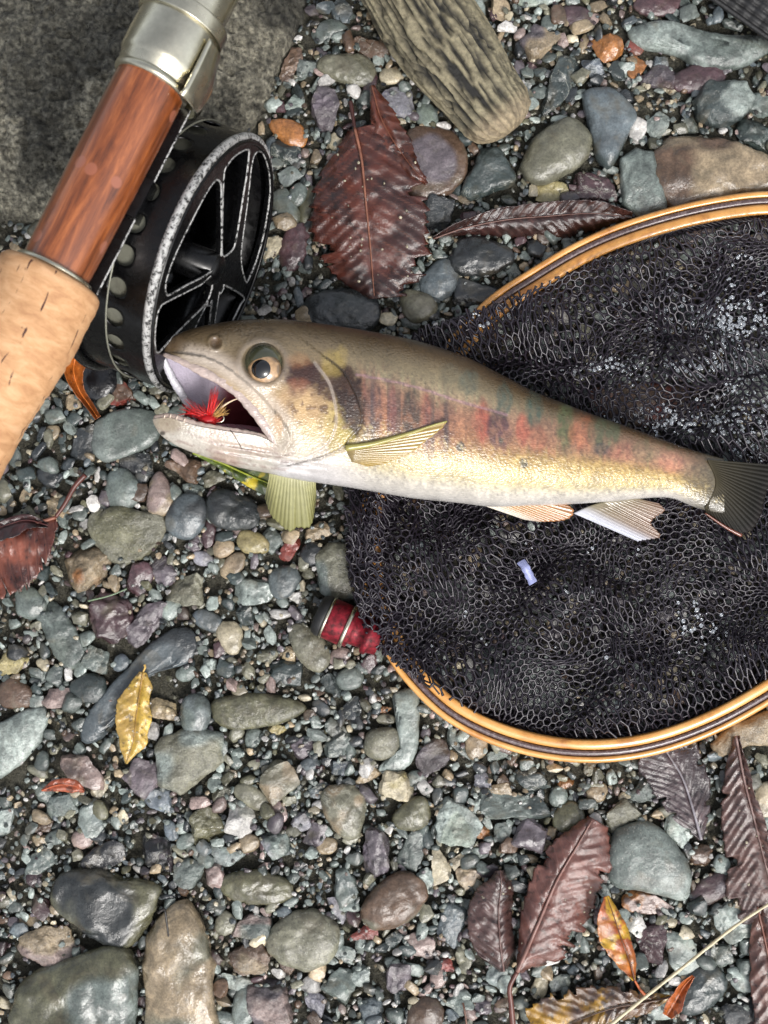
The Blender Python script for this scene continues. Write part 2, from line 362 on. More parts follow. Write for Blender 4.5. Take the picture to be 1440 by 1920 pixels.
# x, y, length, width, angle (counter-clockwise as seen), colour, shape, [opts]
HP = [
(650,130,105,58,-8,'go','r'),(692,88,75,45,-35,'br','a'),(735,143,45,30,0,'cr','r'),(608,198,92,60,70,'pu','a',dict(m='rough')),(738,190,85,60,-5,'li','s'),
(800,217,48,42,90,'g','r'),(540,248,75,42,-25,'or','r',dict(m='wet')),(1197,243,48,36,60,'wh','s'),(1235,232,58,40,50,'lg','a'),(1118,352,88,60,0,'mr','a'),
(1032,360,84,40,0,'yl','a'),(1310,147,100,52,15,'mr','r'),(1140,90,66,54,5,'or','a',dict(m='wet',h=40)),(1190,88,36,28,-30,'rd','r'),
(1075,30,62,38,5,'mr','r'),(1112,35,36,22,60,'pk','s'),(1010,80,70,60,50,'pu','a',dict(c2='tn',m='rough')),(887,20,66,55,-10,'lg','a',dict(m='rough')),(938,20,48,45,0,'tn','a'),
(1232,8,88,48,0,'mr','r'),(1010,-2,80,30,0,'lg','r'),(1046,165,135,50,62,'dg','a'),(1240,147,82,55,20,'pu','a',dict(m='rough',c2='mr')),(1190,132,52,36,45,'or','a',dict(m='wet')),
(1237,118,34,30,0,'bg','a'),(1185,152,30,22,60,'wh','a'),(1425,200,52,48,0,'g','a'),(1418,250,74,50,-20,'dg','a'),(552,463,92,50,80,'mr','r',dict(m='wet')),
(535,389,72,46,-62,'g','r'),(575,385,76,30,82,'ol','r'),(508,465,56,38,70,'cr','a'),(639,583,138,82,-8,'dk','r'),(785,573,68,60,0,'go','r',dict(h=46)),
(826,524,80,62,60,'bg','r'),(903,483,116,72,-5,'dk','r'),(823,402,80,66,0,'dk','a'),(535,286,64,46,-15,'dg','a'),(538,330,52,34,30,'g','a'),
(885,550,112,56,-10,'dk','s'),(573,127,46,34,70,'g','a'),(640,20,48,40,-40,'bg','a'),(615,56,64,38,35,'g','s'),(545,125,86,32,60,'br','a'),(552,195,42,30,50,'g','a'),
(185,712,78,68,70,'bk','r',dict(m='wet')),(225,740,56,48,-20,'rd','a',dict(c2='br')),(160,830,72,46,75,'dk','a'),(258,868,70,42,-5,'dk','a'),(228,917,76,64,-70,'g','r'),
(350,968,84,72,60,'dk','r',dict(c2='bg')),(438,958,102,70,-14,'dk','r'),(162,1066,96,84,20,'tn','a',dict(m='rough',c2='or')),(258,1085,68,50,70,'mr','a',dict(m='wet')),
(205,1160,92,84,60,'mr','a',dict(h=50)),(272,1172,112,50,50,'pu','a'),(122,1190,142,72,-64,'g','s'),(55,1127,66,52,-70,'g','r'),(362,1104,88,78,-20,'go','a',dict(m='rough')),
(478,1112,96,54,-12,'g','s',dict(m='wet',c2='lg')),(533,1090,60,54,30,'bg','r'),(455,1153,46,44,0,'dg','a'),(389,1163,56,36,-18,'bg','r'),(432,1196,62,44,-80,'cr','r'),
(475,1017,60,42,-12,'yl','r'),(420,1027,40,36,0,'tn','r'),(382,1048,40,27,-10,'li','r'),(392,1000,56,24,85,'mr','r'),(508,1010,50,38,-50,'g','s'),(367,1017,40,28,70,'pu','a'),
(542,1028,52,32,60,'rd','a'),(437,1060,58,36,55,'tn','r'),(321,1142,44,32,60,'lg','r'),(307,1072,62,42,-70,'pu','a'),(138,885,27,17,0,'lg','r'),(187,950,32,18,-8,'lg','r'),
(267,893,32,26,40,'bg','r'),(165,1292,66,54,0,'dg','r'),(366,1340,76,55,85,'g','r',dict(h=58,m='wet')),(310,1333,58,44,-5,'tn','a'),(579,1212,98,56,-52,'go','r',dict(h=36,m='speck')),
(543,1262,88,50,-8,'dg','s'),(146,1437,108,74,-10,'pk','a'),(267,1458,84,66,60,'pu','a'),(297,1497,62,46,-10,'bg','s'),(387,1540,92,64,-82,'ol','a',dict(h=52)),
(450,1539,72,62,-50,'wh','a',dict(m='rough')),(523,1466,82,72,40,'tn','a',dict(m='vein',c2='go')),(474,1495,74,38,-30,'go','r'),(293,1596,78,68,-20,'bk','a',dict(c2='pu')),(194,1605,84,52,20,'bk','a'),
(78,1617,98,42,36,'g','s'),(424,1606,82,38,-6,'lg','s'),(482,1665,132,62,-4,'ol','r',dict(m='wet')),(568,1760,120,110,-20,'go','r',dict(m='speck',h=60)),
(84,1777,136,80,20,'tn','a',dict(m='rough',c2='pk')),(60,1726,66,26,5,'tn','s'),(30,1303,66,54,-20,'br','r'),(105,1307,62,52,60,'pk','a',dict(m='rough')),(20,1245,56,50,60,'yl','a',dict(m='rough')),
(226,1243,34,28,40,'bg','r'),(185,1237,60,46,-20,'g','a'),(349,1262,38,30,30,'g','r'),(190,1475,50,26,55,'cr','a'),(112,1510,62,44,10,'g','a'),(172,1531,66,52,-60,'lg','a'),
(82,1549,48,30,0,'br','a'),(6,1545,68,38,80,'lg','s'),(103,1570,38,26,15,'g','r'),(320,1556,40,24,-80,'bg','r'),(343,1551,27,24,50,'lg','r'),(348,1578,38,28,20,'g','r'),
(353,1635,60,52,60,'g','a'),(402,1644,50,42,-50,'pk','a'),(467,1581,40,34,0,'tn','r'),(519,1588,62,56,-60,'g','a',dict(c2='li')),(566,1540,42,35,20,'li','a'),(598,1482,42,28,35,'bg','a'),
(597,1510,25,19,20,'wh','r'),(566,1402,66,38,40,'pu','a'),(474,1385,40,28,80,'g','r'),(521,1367,34,24,-20,'yl','a'),(80,1695,50,38,-50,'mr','a'),(474,1735,78,54,-8,'g','a',dict(m='rough',c2='pk')),
(473,1801,72,62,30,'br','a',dict(c2='tn')),(438,1841,70,28,-15,'lg','s'),(459,1889,72,48,70,'lg','r'),(517,1893,108,86,-80,'pu','a',dict(m='rough',c2='pk')),(590,1877,50,40,-30,'li','a'),
(714,1394,66,62,0,'go','r',dict(h=48,m='speck')),(723,1349,34,20,-8,'go','r'),(722,1330,30,14,0,'or','a'),(745,1477,74,58,-15,'cr','a',dict(c2='yl',h=44)),(648,1521,100,74,-80,'go','r',dict(m='vein',c2='tn',h=54)),
(770,1528,76,54,20,'ol','r',dict(m='wet')),(705,1598,96,60,-75,'pu','a',dict(h=50)),(850,1546,92,78,-30,'lg','a'),(774,1590,80,48,65,'g','s'),(824,1624,82,40,-82,'cr','s'),
(799,1647,42,34,-40,'lg','a'),(737,1691,132,84,38,'br','r',dict(c2='go',h=60)),(687,1748,74,28,10,'rd','a'),(645,1662,78,48,-65,'g','a'),(630,1700,64,28,-48,'li','s'),
(613,1586,38,32,0,'tn','r'),(590,1567,54,40,65,'pu','a'),(640,1842,74,56,60,'g','a'),(745,1836,68,56,80,'pu','a'),(788,1774,58,44,-15,'pk','s'),(850,1727,88,48,70,'bg','s'),
(797,1903,72,62,20,'br','r'),(875,1640,50,42,40,'tn','a'),(855,1614,40,22,45,'cr','a'),(904,1463,34,28,0,'li','a'),(893,1394,56,42,-80,'tn','r'),(812,1420,74,56,30,'pu','a',dict(m='rough')),
(860,1398,80,28,-55,'g','s'),(633,1395,66,40,30,'g','a'),(904,1562,30,24,0,'or','a'),(992,1568,66,60,-30,'pu','a',dict(m='wet',h=48)),(1065,1533,62,54,20,'ol','r',dict(m='wet')),
(1169,1530,74,56,35,'go','a',dict(m='rough')),(1315,1605,60,48,-60,'br','a',dict(m='wet')),(1269,1551,72,50,-45,'lg','a'),(1331,1668,82,48,28,'mr','r',dict(c2='pu')),(1373,1731,92,80,20,'lg','a'),
(1273,1790,104,70,-70,'lg','s'),(1314,1857,104,70,50,'dg','r'),(1394,1839,48,40,0,'lg','r'),(1219,1764,86,54,80,'mr','a'),(1194,1737,48,34,-60,'wh','a'),(1207,1690,112,42,-6,'or','s',dict(c2='pk')),
(1013,1847,54,27,75,'cr','r'),(934,1478,52,26,-4,'tn','a'),(961,1514,142,56,-6,'g','a',dict(c2='dg')),(1119,1486,38,34,0,'tn','r'),(1207,1486,72,42,15,'g','a'),(1434,1502,72,44,80,'cr','r'),
(932,1823,48,38,60,'lg','a'),(594,993,54,36,20,'tn','a'),(585,1040,46,40,60,'dk','r'),(360,918,44,30,20,'g','a'),(345,880,66,48,-20,'br','a'),(400,895,44,30,20,'go','a'),
(1060,30,1,1,0,'g','a')][:-1] + [
(415,1490,40,30,40,'go','a'),(20,1080,46,30,0,'tn','a'),(75,1345+230,30,22,10,'tn','a'),(120,1750+80,40,30,0,'g','a'),(620,1280,60,36,-30,'dg','a'),(660,1330,50,34,50,'dk','a'),
(500,1230,46,30,10,'go','a'),(395,1245,30,24,0,'lg','a'),(240,1200+195,46,30,15,'go','a'),(640,1440,46,30,0,'bg','a'),(690,1455,60,26,20,'tn','a'),(780,1460,40,30,0,'g','r'),
(930,1390+25,60,24,20,'g','a'),(1000,1465,70,40,-8,'dg','a'),(1060,1470,30,24,0,'or','a'),(905,1510,46,34,0,'lg','a'),(940,1560,52,40,80,'g','a'),(900,1600,40,30,20,'g','a'),
(905,1690,50,36,0,'go','a'),(680,1830,46,36,0,'lg','a'),(700,1890,60,40,20,'bg','a'),(860,1880,54,42,-40,'g','a'),(905,1890,40,30,0,'pu','a'),(835,1810,36,28,0,'rd','a'),
(1050,1845,46,34,30,'g','a'),(1350,1790,50,40,0,'g','a'),(1425,1780,46,60,0,'go','a'),(1245,1895,60,34,0,'lg','r'),(1390,1900,70,46,10,'dk','a')]
# outlined stones: colour, words, shape, opts, outline
OP = [
('pu','flat dark brown-purple oval stone partly under the large red-brown leaf','r',dict(h=40,m='plain',c2='br'),[(752,300),(765,245),(810,240),(850,250),(876,290),(875,330),(850,358),(800,378),(760,360)]),
('dg','dark green triangular stone below the end of the driftwood','a',dict(m='vein',h=46),[(862,365),(880,320),(900,280),(930,275),(968,320),(965,345),(920,365),(880,382)]),
('go','smooth grey-olive oval stone between the driftwood end and the blue-green stone','r',dict(h=66,m='plain'),[(974,320),(985,285),(1010,250),(1060,220),(1098,235),(1108,270),(1090,310),(1040,338),(1000,348)]),
('bg','smooth blue-green tapering stone with its narrow end down, upper right','r',dict(h=62,c2='dg'),[(1092,190),(1102,170),(1150,166),(1190,212),(1182,242),(1160,290),(1140,318),(1118,296),(1108,250)]),
('g','streaked green upright stone just above the net hoop','a',dict(m='band',c2='lg',h=50),[(1163,300),(1190,277),(1225,285),(1245,340),(1250,395),(1200,410),(1163,385)]),
('g','long green slab of striped slate at the upper right edge','s',dict(m='band',c2='lg',h=46),[(1175,60),(1210,43),(1260,42),(1320,62),(1380,70),(1445,72),(1440,100),(1370,132),(1310,125),(1250,100),(1200,90)]),
('dg','dark green stone with a pale green broken face near the right edge','a',dict(c2='lg',h=60),[(1300,190),(1330,155),(1400,153),(1420,182),(1390,225),(1340,242),(1305,222)]),
('br','big rust-brown rough rock against the upper rim of the net hoop','a',dict(m='wet',c2='tn',h=60),[(1220,290),(1260,262),(1340,250),(1430,285),(1480,330),(1440,365),(1330,378),(1260,395),(1232,350)]),
('g','flat green stone left of the fish lower jaw','s',dict(h=34),[(175,800),(200,778),(250,765),(292,772),(302,810),(270,845),(210,866),(178,850)]),
('pk','whitish wedge-shaped stone between two dark stones below the fish jaw','r',dict(c2='tn',h=42),[(286,895),(302,885),(322,915),(328,950),(305,968),(280,962),(277,925)]),
('ol','large flat olive stone below the tip of the left leaf stalk','s',dict(h=38,c2='go',m='rough'),[(165,968),(215,952),(262,958),(305,965),(308,1000),(285,1035),(235,1063),(200,1048),(175,1015)]),
('bg','long dark blue-grey stone slanting behind the yellow leaf','s',dict(h=36,c2='dk'),[(345,1173),(374,1200),(352,1245),(295,1262),(235,1330),(190,1388),(152,1386),(158,1345),(225,1262),(290,1198)]),
('lg','pale blue-green slab with a rusty pit at the left edge','a',dict(h=36,m='band'),[(-20,1365),(10,1352),(45,1330),(82,1322),(94,1345),(80,1390),(40,1432),(0,1462),(-20,1440)]),
('ol','long dark olive stone right of the upright grey egg-shaped pebble','s',dict(h=44,c2='ol'),[(394,1320),(420,1305),(480,1300),(540,1308),(575,1325),(555,1345),(500,1362),(440,1368),(405,1352)]),
('go','large pale olive blocky rock below the grey egg-shaped pebble','a',dict(m='rough',c2='lg',h=60),[(288,1400),(305,1378),(350,1362),(415,1380),(418,1430),(388,1455),(342,1492),(305,1472)]),
('ol','large dark olive wet stone above the big grey-green boulder, lower left','s',dict(m='wet',c2='dk',h=60),[(98,1668),(128,1638),(200,1634),(290,1655),(297,1680),(275,1735),(235,1778),(180,1755),(112,1712)]),
('tn','long beige wet slab standing upright at the bottom edge','s',dict(m='wet',c2='go',h=66),[(340,1680),(362,1692),(392,1775),(400,1860),(408,1960),(285,1960),(274,1860),(278,1770),(308,1712)]),
('g','big grey-green wet cobble in the bottom left corner','r',dict(m='wet',c2='ol',h=90),[(18,1890),(60,1822),(130,1792),(205,1770),(252,1800),(260,1862),(238,1950),(120,1990),(30,1960)]),
('g','smooth J-shaped green stone left of the net hoop foot','r',dict(h=34,c2='lg'),[(738,1302),(782,1298),(786,1375),(776,1425),(745,1448),(708,1444),(722,1425),(746,1405),(742,1350)]),
('g','large smooth grey-green stone right of the biggest red-brown leaf','r',dict(h=66,m='speck',c2='lg'),[(1148,1570),(1170,1545),(1205,1537),(1248,1560),(1285,1612),(1293,1655),(1278,1686),(1205,1668),(1145,1655)]),
('tn','rough sandy flat rock at the right edge under the net hoop','a',dict(h=50,m='rough',c2='tn'),[(1335,1395),(1370,1360),(1440,1330),(1480,1330),(1480,1400),(1400,1398),(1350,1420)]),
('g','grey-green ridged stone just left of the netting above the red knob','a',dict(h=42,m='band',c2='go'),[(590,1040),(615,1018),(655,1020),(672,1070),(668,1125),(625,1128),(600,1110)]),
('dg','large green stone seen through the lower netting','r',dict(h=40,c2='lg',under=1),[(905,1270),(930,1235),(985,1225),(1045,1255),(1065,1310),(1020,1345),(950,1335),(915,1310)]),
('g','small green stone seen through the netting beside the red knob end','r',dict(h=34,c2='lg',under=1),[(800,1110),(830,1090),(880,1100),(895,1140),(860,1165),(815,1150)]),
('rd','rusty brown stone seen through the netting above the fish tail','s',dict(h=34,c2='br',under=1),[(1100,740),(1180,715),(1290,730),(1330,775),(1260,800),(1150,790)]),
('lg','pale green stone seen through the netting at the right edge above the tail','r',dict(h=44,c2='g',under=1),[(1355,700),(1400,660),(1460,665),(1480,730),(1420,760),(1370,745)]),
]
LM = [((250,1345),'the yellow leaf'),((400,770),"the fish's mouth"),((548,945),'the hanging chest fin'),((650,1170),'the red knob'),((760,60),'the driftwood'),((960,230),'the driftwood end'),((700,380),'the large upper leaf'),
 ((450,400),'the reel'),((1010,410),'the curled dark leaf'),((1155,1750),'the orange-yellow leaf'),((1060,1690),'the glossy red-brown leaf'),((915,1730),'the crumpled brown leaf'),((340,1800),'the beige slab'),((568,1760),'the round speckled stone'),
 ((1219,1614),'the smooth grey-green stone'),((140,1860),'the bottom-left cobble'),((198,1695),'the dark olive wet stone'),((353,1430),'the blocky olive rock'),((737,1691),'the brown oval pebble'),((745,1477),'the yellowish cream stone'),((387,1540),'the dark olive angular stone'),
 ((1300,85),'the striped green slab'),((1141,240),'the blue-green stone'),((45,1385),'the pitted blue-green slab'),((237,1006),'the large flat olive stone'),((205,1160),'the maroon angular stone'),((482,1333),'the long olive stone'),((50,1050),'the left-edge leaf'),((800,1310),"the hoop's left end"),
 ((1050,1410),"the hoop's lower rim"),((60,850),'the cork grip'),((1300,1500),'the dark right-hand leaf'),((763,1369),'the J-shaped stone'),((482,1665),'the glossy olive pebble'),((850,1546),'the lumpy pale green stone'),((122,1190),'the leaning grey-green slab'),((1180,1860),'the mottled bottom leaf'),((950,960),'the netting')]
used_labels = set()
SHW = {'r': ['rounded', 'smooth rounded', 'oval'], 'o': ['oval'], 'a': ['angular', 'blocky', 'sharp-edged'], 's': ['flat', 'flat chip of', 'thin flat']}
def dirword(dx, dy):
    a = math.degrees(math.atan2(-dy, dx)) % 360
    return ['right of', 'up and right of', 'above', 'up and left of', 'left of', 'down and left of', 'below', 'down and right of'][int((a+22.5)//45) % 8]
def auto_label(x, y, L, W, key, shape):
    size = 'large' if L > 120 else 'mid-sized' if L > 75 else 'small' if L > 42 else 'tiny'
    sh = {'r': 'rounded' if L < 1.5*W else 'oval', 'a': 'angular', 's': 'flat'}[shape]
    ds = sorted(((math.hypot(x-a[0], y-a[1]), a, nm) for a, nm in LM if math.hypot(x-a[0], y-a[1]) > 30))
    base = f"{size} {PAL[key][1]} {sh} pebble"
    d0 = ds[0]; near = 'just ' if d0[0] < 95 else ''
    opts = [f"{base} {near}{dirword(x-d0[1][0], y-d0[1][1])} {d0[2]}"]
    for d1 in ds[1:4]: opts.append(f"{opts[0]}, {dirword(x-d1[1][0], y-d1[1][1])} {d1[2]}"[:200])
    for d1 in ds[1:4]: opts.append(f"{base} {dirword(x-d1[1][0], y-d1[1][1])} {d1[2]}")
    for o in opts:
        if o not in used_labels and len(o.split()) <= 16: used_labels.add(o); return o
    q = 'longer' if L > 1.5*W else 'stubbier'
    for w in ('', ' and half buried', ' among finer gravel'):
        o = f"{q} {opts[0]}{w}"
        if o not in used_labels: used_labels.add(o); return o
    return opts[0]
# occupancy raster (4 px cells), margin round the frame
MX, MY, CS = 500, 500, 4
occ = np.zeros(((1440+2*MX)//CS, (1920+2*MY)//CS), bool)
CX, CY = np.meshgrid((np.arange(occ.shape[0])+.5)*CS-MX, (np.arange(occ.shape[1])+.5)*CS-MY, indexing='ij')
def mark(x, y, L, W, ang, shrink=.8, test=False):
    r = max(L, W)/2; i0, i1 = int((x-r+MX)/CS), int((x+r+MX)/CS)+1; j0, j1 = int((y-r+MY)/CS), int((y+r+MY)/CS)+1
    i0, j0 = max(i0, 0), max(j0, 0)
    X, Y = CX[i0:i1, j0:j1]-x, -(CY[i0:i1, j0:j1]-y); a = math.radians(ang); u = X*math.cos(a)+Y*math.sin(a); w = -X*math.sin(a)+Y*math.cos(a)
    m = (u/(L/2*shrink))**2+(w/(W/2*shrink))**2 < 1
    sl = occ[i0:i1, j0:j1]
    if test: return (sl & m).sum()/max(1, m.sum())
    sl |= m
def inpoly(px, py, poly):
    poly = np.asarray(poly, float); c = np.zeros(np.shape(px), bool); j = len(poly)-1
    for i in range(len(poly)):
        xi, yi = poly[i]; xj, yj = poly[j]
        c ^= ((yi > py) != (yj > py)) & (px < (xj-xi)*(py-yi)/(yj-yi+1e-9)+xi); j = i
    return c
BOULDER = [(-260,-260),(700,-260),(640,-120),(585,-20),(560,60),(525,130),(500,205),(420,300),(330,360),(230,400),(120,425),(0,420),(-260,470)]
NETP = [(765,632),(860,592),(930,572),(1050,518),(1200,460),(1440,416),(1600,440),(1700,600),(1760,800),(1740,1000),(1600,1150),(1440,1262),(1300,1340),(1200,1368),(1100,1378),(950,1352),(830,1302),(752,1250),(690,1190),(664,1110),(652,1040),(648,930),(640,860),(660,760),(720,670)]
occ |= inpoly(CX, CY, BOULDER)
pebble_n = 0
def add_pebble(x, y, L, W, ang, key, shape, opt=None, outline=None, label=None):
    global pebble_n
    opt = opt or {}; pebble_n += 1; seed = 1000+pebble_n*7
    size = max(L, W); sub = 4 if size > 84 else 3
    Hp = opt.get('h', min(W, L)*(.62 if shape == 'r' else .6 if shape == 'a' else .4)); under = opt.get('under')
    H = Hp*S*(.8 if not under else .5)
    k = opt.get('m') or {'r': 'plain', 'a': ['vein', 'rough', 'band', 'plain'][seed % 4], 's': ['band', 'plain', 'vein'][seed % 3]}[shape]
    z = H*.24+(0 if under else .0006)
    if outline is not None:
        o = np.asarray(outline, float); o = np.stack([(o[:, 0]-x), -(o[:, 1]-y)], 1)*S
        v, f = rock_shape(L*S, W*S, H, shape, seed, 4, outline=o, rough=.050 if k in ('rough', 'wet', 'vein') else .024)
    else:
        v, f = rock_shape(L*S*1.04, W*S*1.04, H, shape, seed, sub, rough=.035 if shape != 'a' else .06)
        tl = R_.normal()*.07; c, s = math.cos(tl), math.sin(tl); v = v@np.array([[1, 0, 0], [0, c, s], [0, -s, c]])
        a = math.radians(ang); c, s = math.cos(a), math.sin(a); v = v@np.array([[c, s, 0], [-s, c, 0], [0, 0, 1]])
    loc = P(x, y, z)
    o = mk('pebble', v, f, MR[k], col=rock_col(v, key, seed, min(L, W)*S, opt.get('c2')), loc=loc+0)
    if shape != 'r' and outline is None: sharpen(o, 24)
    tag(o, label or auto_label(x, y, L, W, key, shape), 'pebble', 'wet pebbles of the river bank')
    mark(x, y, L, W, ang, .86)
    return o
_mk = mk
def mk_local(name, v, f, m, loc, col=None):
    return _mk(name, np.asarray(v)+np.asarray(loc), f, m, col=col, loc=tuple(loc))
def sharpen(o, deg): o.data.set_sharp_from_angle(angle=math.radians(deg))
def mk(name, v, f, mat, parent=None, col=None, smooth=True, loc=None):
    if name in ('pebble',) and loc is not None: return mk_local(name, v, f, mat, loc, col)
    return _mk(name, v, f, mat, parent, col, smooth, loc)
for key, lab, shape, opt, ol in OP:
    o = np.array(ol, float); x, y = (o[:, 0].min()+o[:, 0].max())/2, (o[:, 1].min()+o[:, 1].max())/2
    if lab.startswith('smooth J'): x, y = 756, 1400
    if lab.startswith('long dark blue'): x, y = 265, 1262
    add_pebble(x, y, np.ptp(o[:, 0]), np.ptp(o[:, 1]), 0, key, shape, opt, ol, lab)
    occ |= inpoly(CX, CY, o)
for t in HP: add_pebble(*t)
# countable fill-ins
AK = ['g', 'lg', 'dg', 'bg', 'go', 'tn', 'dk', 'g', 'lg', 'cr', 'pk', 'br', 'g', 'g', 'wh', 'go', 'dk', 'dg', 'ol', 'lg', 'g', 'tn', 'pu', 'g', 'lg', 'go', 'dg', 'mr']
FISHB = [(290,640),(420,595),(560,600),(770,636),(940,705),(1180,800),(1400,868),(1400,990),(1230,1010),(900,950),(560,905),(300,830)]
RODB = [(0,470),(230,120),(300,-100),(450,-100),(345,200),(510,260),(505,420),(440,620),(300,740),(180,640),(0,960)]
tries = 0
while pebble_n < 296 and tries < 60000:
    tries += 1
    x, y = R_.uniform(0, 1440), R_.uniform(-5, 1925); L = R_.choice([52, 44, 38, 32]) if tries < 6000 else 30; W = L*R_.uniform(.6, .95); a = R_.uniform(0, 180)
    if inpoly(np.array(x), np.array(y), FISHB) or inpoly(np.array(x), np.array(y), RODB) or inpoly(np.array(x), np.array(y), NETP): continue
    if mark(x, y, L, W, a, 1.0, True) > .1: continue
    add_pebble(x, y, L, W, a, AK[R_.integers(len(AK))], 'ras'[R_.choice(3, p=[.3, .5, .2])])
# gravel: everything smaller, one mesh
def gravel(name, items, sub, zf):
    """items: x, y (px), L, W, ang, key index, seed"""
    nvar = 14; d, f = ICO[sub]; base = []
    for k in range(nvar):
        sh = 'asaar'[k % 5]; v, _ = rock_shape(1, 1, 1, sh, 500+k, sub, rough=.05); base.append(v)
    base = np.array(base); n_ = len(items['x'])
    kv = R_.integers(0, nvar, n_); v = base[kv].copy()
    L, W = items['L'][:, None]*S, items['W'][:, None]*S; H = W*R_.uniform(.35, .8, (n_, 1))
    v[..., 0] *= L; v[..., 1] *= W; v[..., 2] *= H
    tl = R_.normal(size=(n_, 1))*.25; c, s = np.cos(tl), np.sin(tl); y_, z_ = v[..., 1]*c-v[..., 2]*s, v[..., 1]*s+v[..., 2]*c; v[..., 1], v[..., 2] = y_, z_
    a = items['a'][:, None]; c, s = np.cos(a), np.sin(a); x_, y_ = v[..., 0]*c-v[..., 1]*s, v[..., 0]*s+v[..., 1]*c; v[..., 0], v[..., 1] = x_, y_
    v[..., 0] += (items['x'][:, None]-720)*S; v[..., 1] += (960-items['y'][:, None])*S; v[..., 2] += H*zf+items['z'][:, None]
    pal = np.array([lin(PAL[k][0]) for k in AK])*ALB; c = pal[R_.integers(0, len(AK), n_)]*R_.uniform(.5, 1.5 if zf < .3 else 1.05, (n_, 1))
    nv = v.shape[1]; col = np.repeat(c[:, None], nv, 1)*(.8+.4*R_.random((n_, nv, 1)))
    ff = (f[None]+(np.arange(n_)*nv)[:, None, None]).reshape(-1, 3)
    return v.reshape(-1, 3), ff, col.reshape(-1, 3)
it = {k: [] for k in 'xyLWaz'}
def put(x, y, L, W, a, z):
    for k, q in zip('xyLWaz', (x, y, L, W, a, z)): it[k].append(q)
for L0, cnt in ((36, 2600), (27, 4500), (18, 9000), (13, 9000)):
    for _ in range(cnt):
        x, y = R_.uniform(-420, 1860), R_.uniform(-420, 2340); L = L0*R_.uniform(.85, 1.2); W = L*R_.uniform(.42, .9); a = R_.uniform(0, 180)
        if mark(x, y, L, W, a, 1.0, True) > (.46 if L0 > 20 else .34): continue
        mark(x, y, L, W, a, .85); put(x, y, L, W, math.radians(a), R_.uniform(.0004, .0022))
it = {k: np.array(q) for k, q in it.items()}; inn = (it['x'] > -60) & (it['x'] < 1500) & (it['y'] > -60) & (it['y'] < 1980); big = (it['L'] > 22) & inn
G1 = gravel('gravel', {k: q[big] for k, q in it.items()}, 2, .25)
G1b = gravel('gravel', {k: q[~big & inn] for k, q in it.items()}, 1, .25)
G1c = gravel('gravel', {k: q[~inn] for k, q in it.items()}, 0, .25)
nfine = 24000
fx, fy = R_.uniform(-420, 1860, nfine*2), R_.uniform(-420, 2340, nfine*2)
ii = np.clip(((fx+MX)/CS).astype(int), 0, occ.shape[0]-1); jj = np.clip(((fy+MY)/CS).astype(int), 0, occ.shape[1]-1)
keep = ~occ[ii, jj] | (R_.random(nfine*2) < .3); keep &= ~inpoly(fx, fy, BOULDER); fx, fy = fx[keep][:nfine], fy[keep][:nfine]
q = R_.uniform(5, 11, len(fx))
G2 = gravel('gravel', dict(x=fx, y=fy, L=q*1.2, W=q, a=R_.uniform(0, 6.3, len(fx)), z=R_.uniform(0, .0030, len(fx))), 0, .3)
gv, gf, gc = join([G1, G1b, G1c, G2])
gravel_o = mk('gravel', gv, gf, MR['plain'], col=gc); sharpen(gravel_o, 38)
tag(gravel_o, 'fine wet gravel and grit filling the gaps between the pebbles', 'gravel', kind='stuff')
print('pebbles', pebble_n, 'gravel stones', len(it['x']), 'fine', len(fx), 'tris', len(gf))

# ------------------------------------------------------------------ boulder (top left)
def bouldermesh():
    ng = 320; X, Y = np.meshgrid(np.linspace(-260, 700, ng), np.linspace(-260, 480, ng), indexing='ij')
    poly = spline(BOULDER, 240, True)
    dmin = np.full(X.shape, 1e9)
    for a in poly: dmin = np.minimum(dmin, np.hypot(X-a[0], Y-a[1]))
    ins = inpoly(X, Y, poly); d = np.where(ins, dmin, -dmin)
    h = np.sqrt(np.clip(d, 0, 130)/130)*.021
    xm, ym = X*S, Y*S
    h = h+(n2(xm, ym, .012, 3, 4)-.5)*.010*sm(0, 60, d)+(n2(xm, ym, .0024, 9, 4)-.5)*.0052*sm(-5, 30, d)
    pit = n2(xm, ym, .004, 31, 2); h -= .002*sm(.62, .75, pit)
    z = np.where(d > -14, np.maximum(h, -.002)-.001, -.004)
    v = np.stack([(X-720)*S, (960-Y)*S, z], -1)
    c = lin((165, 160, 142))*.8; c2 = lin((100, 98, 88))*.7
    w = sm(.4, .62, n2(xm, ym, .02, 40, 4))[..., None]; sp = (n2(xm, ym, .0012, 51, 2)[..., None]-.5)*2.6
    wet = sm(330, 520, X+.25*Y)[..., None]
    col = (c*(1-w)+c2*w)*(1+sp)*(1-.5*wet)
    return v.reshape(-1, 3), grid_faces(ng, ng, flip=True), np.clip(col, .004, 1).reshape(-1, 3)
v, f, c = bouldermesh()
o = mk('boulder', v, f, M_boulder, col=c); tag(o, 'rough grey pitted boulder filling the top left corner under the rod', 'boulder')

